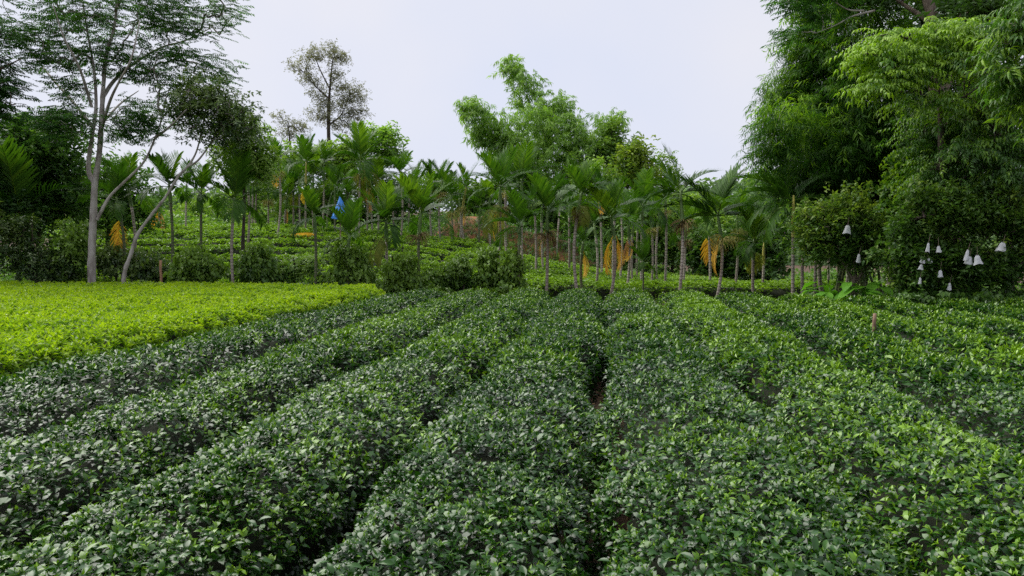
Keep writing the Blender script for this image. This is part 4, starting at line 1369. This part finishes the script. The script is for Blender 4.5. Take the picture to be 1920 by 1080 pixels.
FR = {
    'up': [frond(bend=rn(.35, .7), vee=.45, droop=rn(.1, .3), tint=rn(.2, .6)).mesh("frond", M['palm']) for _ in range(4)],
    'arch': [frond(bend=rn(.9, 1.4), vee=.5, droop=rn(.3, .6), tint=rn(.15, .55)).mesh("frond", M['palm']) for _ in range(4)],
    'droop': [frond(bend=rn(1.5, 2.0), vee=.1, droop=rn(.7, 1.0), tint=rn(.3, .45), ragged=.1).mesh("frond", M['palm']) for _ in range(3)],
    'pale': [frond(bend=rn(1.4, 1.9), vee=-.1, droop=rn(.8, 1.2), tint=.5, ragged=.15).mesh("frond", M['palm_pale']) for _ in range(2)],
    'dead': [frond(bend=rn(.3, .9), vee=rn(-.4, .1), droop=rn(.1, .4), width=.36, fa0=.75, fa1=.35, tint=rn(.3, .7), ragged=.05, jit=.14).mesh("dead_frond", M['palm_dead']) for _ in range(3)],
    'tan': [frond(bend=.4, vee=-.6, droop=1.2, width=.22, tint=.5, ragged=.1).mesh("dead_frond", M['palm_tan']) for _ in range(2)],
}


def broom(mat):
    """A branching flower stalk: many fine strands fanning out and drooping."""
    g = Geo()
    for k in range(34):
        az, el = rn(0, 6.28), rn(-.5, .8)
        p = np.zeros(3)
        pts = [p.copy()]
        for q in range(4):
            p = p + .11 * np.array([math.cos(az) * math.cos(el), math.sin(az) * math.cos(el), math.sin(el)])
            el -= rn(.3, .6)
            pts.append(p.copy())
        g.tube(pts, [.007, .008, .008, .007, .004], 3, cap=False, tint=rn(.2, .8))
    return g.mesh("flower_stalk", mat)


BROOM = {'yellow': broom(M['flower']), 'brown': broom(M['fruit_stalk'])}


def put(mesh, name, parent, loc, R, s):
    o = bpy.data.objects.new(name, mesh)
    o.parent = parent
    o.matrix_local = Matrix.Translation(Vector(loc)) @ R.to_4x4() @ Matrix.Diagonal((s, s, s, 1))
    COL.objects.link(o)
    return o


def areca(px, cx, cy_, top, d, label, nf=8, dead=(), infl=None, shaft='shaft', trunk='ring', pale=0, lean=0.0, rad=.052, shaftlen=None, upright=.5, aim=None):
    b = base_of(px, d)
    c = at(cx, cy_, d)
    nf = max(5, nf - 1)
    L = max(.7, (cy_ - top) * 0.93 / F * d)
    root = thing("areca_palm", b, label, "palm tree", "areca palms beyond the tea field")
    H = c - b
    sl = shaftlen if shaftlen is not None else min(.85, .45 * L + .1)
    n = 10
    ts = np.linspace(0, 1, n)
    bow = RNG.normal(0, .10, 2)
    pts = np.stack([H[0] * ts ** 1.3 + bow[0] * np.sin(np.pi * ts), bow[1] * np.sin(np.pi * ts), H[2] * ts], -1)
    kk = ts * H[2] < H[2] - sl
    tp = np.concatenate([pts[kk], [np.array([np.interp(1 - sl / H[2], ts, pts[:, q]) for q in range(3)])]])
    g = Geo()
    r = rad * (1.25 - .3 * np.linspace(0, 1, len(tp)) ** .4)
    g.tube(tp, r, 8)
    o = bpy.data.objects.new("trunk", g.mesh("trunk", M[trunk], True))
    o.parent = root
    COL.objects.link(o)
    g = Geo()
    sp = np.array([tp[-1] + (pts[-1] - tp[-1]) * t for t in np.linspace(-.02, 1.08, 6)])
    g.tube(sp, rad * np.array([1.2, 1.32, 1.25, 1.1, .9, .55]), 8)
    o = bpy.data.objects.new("crownshaft", g.mesh("crownshaft", M[shaft], True))
    o.parent = root
    COL.objects.link(o)
    az0 = rn(0, 6.28)
    for k in range(nf):
        f = k / max(1, nf - 1)
        az = az0 + k * 2.4 + rn(-.25, .25)
        if aim and k >= len(aim):
            break
        el = 1.42 - 1.45 * f ** (0.8 + upright * .8) + rn(-.1, .1)
        if aim:
            az, el = aim[k]
            f = .2 if el > .9 else (.6 if el > 0 else .95)
        kind = 'up' if f < .45 else ('arch' if f < .85 else 'droop')
        me = FR[kind][int(RNG.integers(0, len(FR[kind])))]
        R = Matrix.Rotation(az, 3, 'Z') @ Matrix.Rotation(el, 3, 'X')
        put(me, "frond", root, pts[-1] - np.array([0, 0, .10 * f]), R, L * rn(.88, 1.08) * (1 if f > .1 else .92))
    for k in range(pale):
        az = rn(0, 6.28)
        put(FR['pale'][k % 2], "frond", root, tp[-1] + np.array([0, 0, .25]), Matrix.Rotation(az, 3, 'Z') @ Matrix.Rotation(rn(-.5, .0), 3, 'X'), L * rn(.8, 1.0))
    for kind, side, size in dead:
        az = -side * 1.57 + rn(-.2, .2)
        o = put(FR[kind][int(RNG.integers(0, len(FR[kind])))], "dead_frond", root, tp[-1] + np.array([side * .07, -.05, .12]), Matrix.Rotation(az, 3, 'Z') @ Matrix.Rotation(rn(-1.35, -1.1), 3, 'X') @ Matrix.Rotation(rn(-.7, .7), 3, 'Y'), size * 1.0)
    if infl:
        for q in range(2):
            put(BROOM[infl], "flower_stalk", root, tp[-1] + np.array([(-1) ** q * .06, -.06, -.02 - .12 * q]), Matrix.Rotation(rn(0, 6), 3, 'Z'), rn(.85, 1.15) * min(1.2, L * .8))
    return root


PALMS = [
    # px at the base, px and py of the crown point, py of the frond tips, distance, label, options
    (34, 36, 395, 262, 27.0, "large dark palm with a yellow trunk at the far left", dict(nf=12, shaft='shaft_y', trunk='ring_green')),
    (219, 219, 372, 292, 26.5, "dark palm with a withered brown frond just right of the forked trunk", dict(trunk='ring_green', dead=[('dead', -.4, 1.2)])),
    (240, 240, 352, 282, 27.2, "slim dark palm just left of the leaning trunk's bend", dict()),
    (317, 317, 345, 272, 25.8, "dark leafy palm in front of the leaning tree's bend", dict(trunk='ring_green', nf=10)),
    (300, 300, 382, 345, 40, "far palm whose whole crown has turned orange yellow", dict(nf=4, dead=[('dead', -1, 1.3), ('dead', 1, 1.3), ('tan', .3, 1.5), ('dead', -.6, 1.4)])),
    (350, 350, 345, 300, 41, "far thin grey palm seen under the leaning tree's crown", dict(nf=7)),
    (377, 377, 360, 290, 26.2, "dark palm with fronds spread wide above the round vine bush", dict(trunk='ring_green', nf=10, upright=.2)),
    (440, 440, 372, 275, 25.2, "dark palm with a tall thin trunk under the leafy tree", dict(trunk='ring', nf=11)),
    (459, 464, 330, 268, 33, "palm with a ringed brown trunk half hidden by the leafy tree", dict()),
    (474, 474, 345, 300, 43, "far grey palm trunk, left of a close pair at the crest", dict(nf=7)),
    (480, 482, 335, 292, 44, "far grey palm trunk, right of a close pair at the crest", dict(nf=7)),
    (518, 521, 300, 252, 38, "palm with an orange flower stalk left of the fallen orange frond", dict(infl='yellow', dead=[('dead', -.5, .8)])),
    (542, 542, 348, 315, 45, "short far palm with a green stem on the crest", dict(nf=6, trunk='ring_green')),
    (551, 550, 345, 300, 44, "far palm with pale hanging fronds on the crest", dict(nf=6, pale=2)),
    (562, 560, 338, 285, 43, "far palm leaning left beside the tall yellow shafted one", dict()),
    (574, 574, 305, 246, 41, "tall palm with a yellow green crownshaft on the crest", dict(shaft='shaft_y', shaftlen=1.5, dead=[('dead', -.8, .9)], nf=10)),
    (605, 607, 305, 258, 42, "tall palm right behind the one with the yellow crownshaft", dict()),
    (628, 628, 350, 303, 40, "palm standing over the blue tarpaulin", dict(trunk='ring_green')),
    (655, 655, 365, 325, 44, "far palm with dark spread fronds right of the tarpaulin", dict(nf=8)),
    (674, 676, 300, 228, 40, "tallest palm of the crest with yellow flower stalks", dict(infl='yellow', pale=2, nf=11)),
    (687, 688, 330, 285, 42, "far palm with a hanging tan frond right of the crest's tallest palm", dict(dead=[('tan', .2, 1.5)], nf=6)),
    (710, 710, 342, 288, 41, "clean stemmed dark palm between two taller ones on the crest", dict()),
    (749, 751, 325, 270, 39, "tall palm with spiky crown against the sky on the crest", dict(pale=1, nf=10)),
    (768, 768, 350, 308, 43, "far palm behind the broad crown of the near palm", dict(nf=7)),
    (587, 589, 402, 335, 25.4, "short near palm with bright fan of fronds left of the tarpaulin", dict(trunk='ring_green', nf=10)),
    (661, 656, 440, 366, 25.1, "stemless looking near palm rising from a vine mound", dict(trunk='ring_green', nf=10)),
    (724, 724, 412, 330, 25.6, "near palm with one drooping yellow green dead frond low on its stem", dict(trunk='ring', nf=11, pale=1)),
    (790, 789, 398, 312, 25.8, "near palm with a very broad crown above the dense shrub", dict(trunk='ring_green', nf=12, upright=.3, infl='brown')),
    (828, 829, 338, 288, 41, "palm with a dark crown and pale yellow flower stalk on the crest", dict(infl='yellow')),
    (845, 846, 366, 315, 40, "palm with a low yellow flower stalk right of a taller neighbour", dict(infl='yellow', shaftlen=1.0)),
    (874, 874, 352, 300, 41, "lone palm with a narrow upright crown and yellow crownshaft", dict(shaft='shaft_y', shaftlen=1.2, infl='yellow', nf=7)),
    (900, 900, 388, 342, 40, "smaller bright green palm left of the big yellow fronded one", dict(trunk='ring_green')),
    (922, 918, 372, 325, 40, "palm trunk half hidden behind the big yellow fronded palm", dict(nf=7)),
    (936, 938, 350, 265, 27.5, "big palm with a large yellow dead frond and vines below", dict(nf=12, dead=[('dead', -1, 1.3)], infl='brown', pale=2)),
    (980, 978, 338, 258, 33, "tall palm behind the vine clad one with shining fronds", dict(nf=11)),
    (974, 976, 420, 340, 25.6, "dark near palm whose trunk is wrapped in vines", dict(nf=12, trunk='ring_green')),
    (1020, 1016, 388, 330, 36, "palm partly hidden behind the one with a yellow frond on its left", dict(nf=7)),
    (1024, 1026, 396, 312, 25.6, "near palm with one yellow dead frond hanging on its left", dict(nf=11, dead=[('dead', -.9, 1.05)], infl='brown')),
    (1045, 1056, 352, 310, 46, "thin grey palm leaning right above the earth bank", dict(nf=6)),
    (1087, 1090, 362, 288, 25.2, "near palm with grey green ageing fronds hanging round its stem", dict(nf=11, pale=4, infl='brown')),
    (1094, 1093, 455, 415, 27.5, "low palm with a yellow dead frond behind the ageing one", dict(nf=7, dead=[('dead', .9, .9)], trunk='ring_green')),
    (1116, 1114, 420, 370, 31, "palm trunk between the ageing palm and the orange fronded one", dict(nf=7)),
    (1141, 1146, 408, 325, 25.4, "near palm with a long orange dead frond and a yellow one", dict(nf=12, dead=[('dead', -.7, 1.25), ('dead', .8, 1.1)])),
    (1150, 1154, 385, 325, 33, "palm behind the long orange fronded one", dict(nf=8)),
    (1173, 1178, 415, 345, 29, "palm with a tan orange withered frond wrapped round its stem", dict(nf=10, dead=[('tan', -.5, 1.1), ('dead', .4, .9)])),
    (1203, 1205, 385, 310, 33, "palm with light upright fronds left of the tallest lone palm", dict(nf=10)),
    (1205, 1205, 490, 446, 26.5, "young short palm with a green stem on the lower terraces", dict(nf=9, trunk='ring_green', rad=.035, shaftlen=.3)),
    (1187, 1187, 420, 375, 37, "left trunk of three slim palms at the field's far corner", dict(nf=6)),
    (1195, 1196, 412, 368, 38, "middle trunk of three slim palms at the field's far corner", dict(nf=6)),
    (1220, 1219, 405, 355, 36, "right trunk of three slim palms at the field's far corner", dict(nf=6, infl='yellow')),
    (1234, 1236, 400, 345, 38, "grey ringed palm just left of the tallest lone palm", dict(nf=7)),
    (1272, 1276, 358, 266, 24.8, "tallest lone palm with arching fronds against the sky", dict(nf=12, infl='brown', shaftlen=1.1, aim=[(1.2, 1.38), (1.5, 1.0), (-1.5, .85), (1.5, .5), (1.7, .1), (-1.4, .2), (-1.2, -.2), (1.0, -.15), (0, .8)])),
    (1281, 1286, 425, 370, 34, "palm close behind the tallest lone palm with brown flower stalk", dict(nf=9, infl='brown')),
    (1341, 1346, 402, 300, 24.9, "tall palm with an orange dead frond, right of the tallest lone palm", dict(nf=12, infl='yellow', dead=[('dead', -.8, 1.2)], aim=[(-1.4, 1.3), (-.9, 1.1), (1.5, .95), (1.5, .5), (-1.5, .55), (-1.5, .15), (1.7, .1), (0, .8), (3, .6)])),
    (1331, 1327, 412, 355, 30, "slim palm behind with a hanging orange frond left of its neighbour", dict(nf=7, dead=[('dead', 0, 1.25)])),
    (1377, 1382, 405, 345, 31, "pale trunked palm with a yellow flower stalk before the dark bushes", dict(nf=9, infl='yellow', pale=1)),
    (1414, 1414, 450, 376, 25.2, "short near palm with a brown trunk left of the yellow shafted one", dict(nf=11, pale=2)),
    (1430, 1432, 458, 412, 28.5, "short palm with a yellow crownshaft near the pomelo tree", dict(nf=8, shaft='shaft_y', shaftlen=.8)),
    (1488, 1488, 372, 335, 22.5, "palm at the pomelo tree with torn fronds arching left over the sky", dict(nf=9, shaft='shaft_y', shaftlen=1.2, aim=[(1.4, .75), (1.6, .45), (1.5, .0), (1.9, -.3), (-1.4, .9), (0.6, .3), (-1.5, .2)])),
    (1509, 1510, 430, 385, 22.8, "slim palm trunk in front of the pomelo tree's left side", dict(nf=5)),
    (1530, 1531, 430, 390, 25, "slim palm trunk behind the pomelo tree, left one", dict(nf=5)),
    (1547, 1547, 425, 385, 26.5, "pale thick palm trunk behind the pomelo tree", dict(nf=5, rad=.075)),
    (1583, 1583, 420, 380, 27, "slim palm trunk behind the pomelo tree, right one", dict(nf=5)),
    (1555, 1555, 330, 295, 32, "bright green palm showing through the gap below the bamboo", dict(nf=9)),
]
SLIM = ["behind the green low stem of the grove's left end", 'close left of the short far palm with a green stem', "just left of the tall palms at the crest's left", 'left of the palm standing over the tarpaulin', 'right of the blue tarpaulin, far back', 'behind the clean stemmed dark palm on the crest', 'left of the spiky crowned palm on the crest', 'behind the near palm with the very broad crown', 'left of the crown with pale yellow flower stalk', 'right of the low yellow flower stalk on the crest', 'between the big yellow fronded palm and the tall one behind it', 'left of the palm hidden behind a yellow frond', 'left of the ageing palm near the earth bank', 'left of the long orange dead frond', 'right of the long orange dead frond', 'left of the tallest lone palm, behind the ringed grey one']
for k in range(16):
    px = (505, 535, 590, 618, 645, 700, 735, 780, 812, 860, 955, 1004, 1068, 1128, 1160, 1246)[k]
    cyy = 352 + 22 * math.sin(k * 2.3) + (20 if px > 1000 else 0)
    PALMS.append((px, px + rn(-5, 5), cyy, cyy - rn(38, 52), (43.5 + 1.2 * math.cos(k * 1.7)) if px < 880 else 35 + 3 * math.cos(k), "slim palm " + SLIM[k], dict(nf=8, infl='yellow' if k % 5 == 0 else None, dead=[('dead', .5, .9)] if k % 4 == 1 else [])))
for px, cx, cyy, top, d, lab, kw in PALMS:
    if lab.startswith("palm at the pomelo"):
        top = 262
    areca(px, cx, cyy, top, d, lab, **kw)

# ------------------------------------------------------------------ small things
# big soft leaves of taro-like plants below the pomelo tree
TL = []
for q in range(4):
    gg = Geo()
    l, w = 1.0, .80
    ts = np.linspace(0, 1, 7)
    prof = np.array([.55, .95, 1.0, .88, .64, .34, .02]) * w / 2
    V, Fq = [], []
    for i_, t in enumerate(ts):
        yv = -0.18 + t * 1.18
        zz = -.35 * t * t + .05
        V += [(-prof[i_], yv - (.12 if i_ == 0 else 0), zz + .10 * prof[i_] + .03 * math.sin(5 * t + q)), (-prof[i_] * .5, yv, zz + .02), (0, yv + (.16 if i_ == 0 else 0), zz), (prof[i_] * .5, yv, zz + .02), (prof[i_], yv - (.12 if i_ == 0 else 0), zz + .10 * prof[i_] - .03 * math.sin(5 * t + q))]
    for i_ in range(6):
        for j_ in range(4):
            a = i_ * 5 + j_
            Fq.append((a, a + 1, a + 6, a + 5))
    gg.add(V, Fq, .3 + .12 * q)
    TL.append(gg.mesh("leaf_blade", M['taro'], True))
TARO = [(1548, 546, 20.3), (1575, 544, 20.6), (1600, 548, 20.2), (1622, 538, 20.6), (1640, 546, 20.2), (1660, 536, 20.4), (1562, 552, 20.0), (1615, 552, 19.9)]
TNAME = ["big leaved plant at the left end of the bright clump", "big leaved plant, second from the left in the bright clump", "big leaved plant at the pomelo trunk's foot",
         "big leaved plant just right of the pomelo trunk", "big leaved plant with a pale upturned leaf", "tall big leaved plant at the right end of the clump", "low big leaved plant at the clump's front left", "low big leaved plant at the clump's front right"]
for (px, py, d), lab in zip(TARO, TNAME):
    b = base_of(px, d)
    root = thing("broad_leaved_plant", b, lab, "plant", "bright broad leaved plants under the pomelo tree")
    for k in range(7):
        az, el = rn(0, 6.28), rn(.6, 1.2)
        hgt = rn(.6, 1.15)
        tip = np.array([math.cos(az) * hgt * .35, math.sin(az) * hgt * .35, hgt])
        g = Geo()
        g.tube(path([np.zeros(3), tip * np.array([.4, .4, .6]), tip], 3), np.linspace(.014, .008, 7), 4, cap=False)
        o = bpy.data.objects.new("leaf_stalk", g.mesh("leaf_stalk", M['shaft'], True))
        o.parent = root
        COL.objects.link(o)
        put(TL[k % 4], "leaf_blade", root, tip, Matrix.Rotation(az - 1.57, 3, 'Z') @ Matrix.Rotation(rn(-.5, .35), 3, 'X'), rn(.32, .50))

# fruit bags: gathered at the neck, flaring to an open hem


def bag(px, py, d, h, w, label, tilt=0.0, flat=.45):
    h, w, tilt = h * .9, w * rn(.78, .95), tilt + rn(-.14, .14)
    p = at(px, py, d)
    n = 14
    th = np.arange(n) * 2 * math.pi / n
    rows = [(0.5, .20), (.44, .15), (.36, .27), (.16, .32), (-.05, .37), (-.28, .44), (-.5, .52)]
    V = []
    for i_, (z, r) in enumerate(rows):
        fold = 1 + (.14 * np.sin(th * 5 + px) + .10 * np.sin(th * 3 + 2 * px + i_)) * (i_ / 6)
        V.append(np.stack([np.cos(th) * r * w * fold, np.sin(th) * r * w * flat * fold, np.full(n, z * h) + .07 * h * np.sin(th * 2 + px) * (i_ == 6)], -1))
    V = np.stack(V)
    R = np.array(Matrix.Rotation(tilt, 3, 'Y'))
    g = Geo()
    i_, j_ = np.meshgrid(np.arange(len(rows) - 1), np.arange(n), indexing='ij')
    j2 = (j_ + 1) % n
    f = np.stack([i_ * n + j_, (i_ + 1) * n + j_, (i_ + 1) * n + j2, i_ * n + j2], -1).reshape(-1, 4)
    g.add(V.reshape(-1, 3) @ R.T, f)
    root = thing("fruit_bag", p, label, "fruit bag", "white bags over the hanging fruit")
    o = bpy.data.objects.new("bag_sleeve", g.mesh("bag_sleeve", M['bag'], True))
    o.parent = root
    COL.objects.link(o)
    g = Geo()
    g.tube(np.array([(0, 0, h * .45), (0.01, 0, h * .45 + .10), (.03, 0.02, h * .45 + .22)]) @ R.T, [.006, .005, .004], 4)
    o = bpy.data.objects.new("tie", g.mesh("tie", M['bark_brown']))
    o.parent = root
    COL.objects.link(o)


for a in ((1589, 430, 20.1, .27, .26, "white bag high in the pomelo tree with two bagged fruits"),
          (1610, 484, 20.0, .27, .15, "narrow white bag low in the pomelo tree with two bagged fruits"),
          (1740, 464, 18.02, .26, .13, "narrow white bag at the upper left of the broad fruit tree"),
          (1760, 467, 18.02, .18, .15, "small white bag right of a narrow one in the broad fruit tree"),
          (1813, 478, 17.88, .30, .15, "white bag leaning on the big flared pair's left", .15),
          (1817, 488, 17.92, .22, .26, "left flared white bag of the big pair at the right"),
          (1833, 487, 17.82, .26, .28, "right flared white bag of the big pair at the right", -.12),
          (1879, 463, 17.88, .26, .31, "large white bag hanging alone at the far right", .12),
          (1730, 488, 18.02, .16, .18, "white bag at the top of the lower left cluster", .3),
          (1742, 489, 18.07, .14, .14, "small white bag at the cluster's right side", -.3),
          (1727, 501, 17.97, .16, .16, "white bag at the lower left cluster's bottom", .2),
          (1763, 513, 17.97, .20, .18, "pale bag below and right of the cluster"),
          (1725, 526, 17.97, .18, .10, "thin pale bag near the ground left of the fruit tree"),
          (1780, 537, 17.97, .20, .15, "grey white bag lowest in the broad fruit tree")):
    bag(*a)

# stakes


def stake(px, ytop, ybase, d, w, mat, label, tilt=0.0):
    p = at(px, ytop, d)
    b = at(px, ybase, d)
    h = p[2] - 0.0
    g = Geo()
    n = 7
    zs = np.linspace(-.15, h, n)
    pts = np.stack([tilt * zs + .006 * RNG.normal(0, 1, n), .006 * RNG.normal(0, 1, n), zs], -1)
    g.tube(pts, w * (1 + .08 * RNG.normal(0, 1, n)) * np.linspace(1.1, .9, n), 8)
    o = g.build("wooden_stake", M[mat], None, True)
    o.location = Vector((b[0], b[1], 0.0))
    tag(o, label, "stake", "wooden stakes")


stake(1638, 588, 628, 12.4, .033, 'stake', "short weathered stake standing among the dark tea hedges", .01)
stake(301, 488, 526, 24.9, .05, 'stake_red', "reddish wooden stake at the bright tea bed's far edge", .02)

# the blue tarpaulin hung to a cone
p = at(637, 369, 36.5)
n = 16
th = np.arange(n) * 2 * math.pi / n
g = Geo()
V = []
for i_, (z, r) in enumerate(((0, .02), (-.12, .07), (-.35, .16), (-.7, .30), (-1.0, .42), (-1.12, .50))):
    fold = 1 + .22 * np.sin(th * 6 + 1) * min(1, i_ / 3)
    V.append(np.stack([np.cos(th) * r * fold + .02 * i_, np.sin(th) * r * fold, np.full(n, z) - .10 * (i_ == 5) * np.abs(np.sin(th * 2.5))], -1))
V = np.stack(V)
i_, j_ = np.meshgrid(np.arange(5), np.arange(n), indexing='ij')
j2 = (j_ + 1) % n
g.add(V.reshape(-1, 3) * .82, np.stack([i_ * n + j_, (i_ + 1) * n + j_, (i_ + 1) * n + j2, i_ * n + j2], -1).reshape(-1, 4))
root = thing("blue_tarpaulin", p, "blue tarpaulin hung to a pointed cone among the palms", "tarpaulin")
o = bpy.data.objects.new("sheet", g.mesh("sheet", M['tarp'], True))
o.parent = root
COL.objects.link(o)
g = Geo()
zb = float(ground(p[0], p[1])) - p[2]
g.tube([(0, 0, zb), (0.01, 0, zb / 2), (0, 0, -.02)], [.03, .027, .022], 6)
o = bpy.data.objects.new("pole", g.mesh("pole", M['stake'], True))
o.parent = root
COL.objects.link(o)
g = Geo()
V = [(-.62, -.1, -1.62), (-.05, -.22, -1.72), (.05, -.1, -1.28), (-.35, .0, -1.2), (-.3, -.25, -1.45)]
g.add(np.array(V) * .82 + np.array([.06, 0, .24]), [(0, 1, 4, 3), (1, 2, 3, 4)])
o = bpy.data.objects.new("trailing_corner", g.mesh("trailing_corner", M['tarp'], True))
o.parent = root
COL.objects.link(o)

# the fallen orange frond on the hill hedges
p = at(532, 444, 37.6)
o = bpy.data.objects.new("fallen_frond", frond(L=1.5, bend=.5, pairs=26, vee=-.5, droop=.5, width=.30, tint=.55).mesh("fallen_frond", M['palm_dead']))
COL.objects.link(o)
o.location = Vector(p)
o.rotation_euler = (0.30, 0.25, -1.35)
tag(o, "fallen orange palm frond lying on the hill tea hedges", "palm frond")
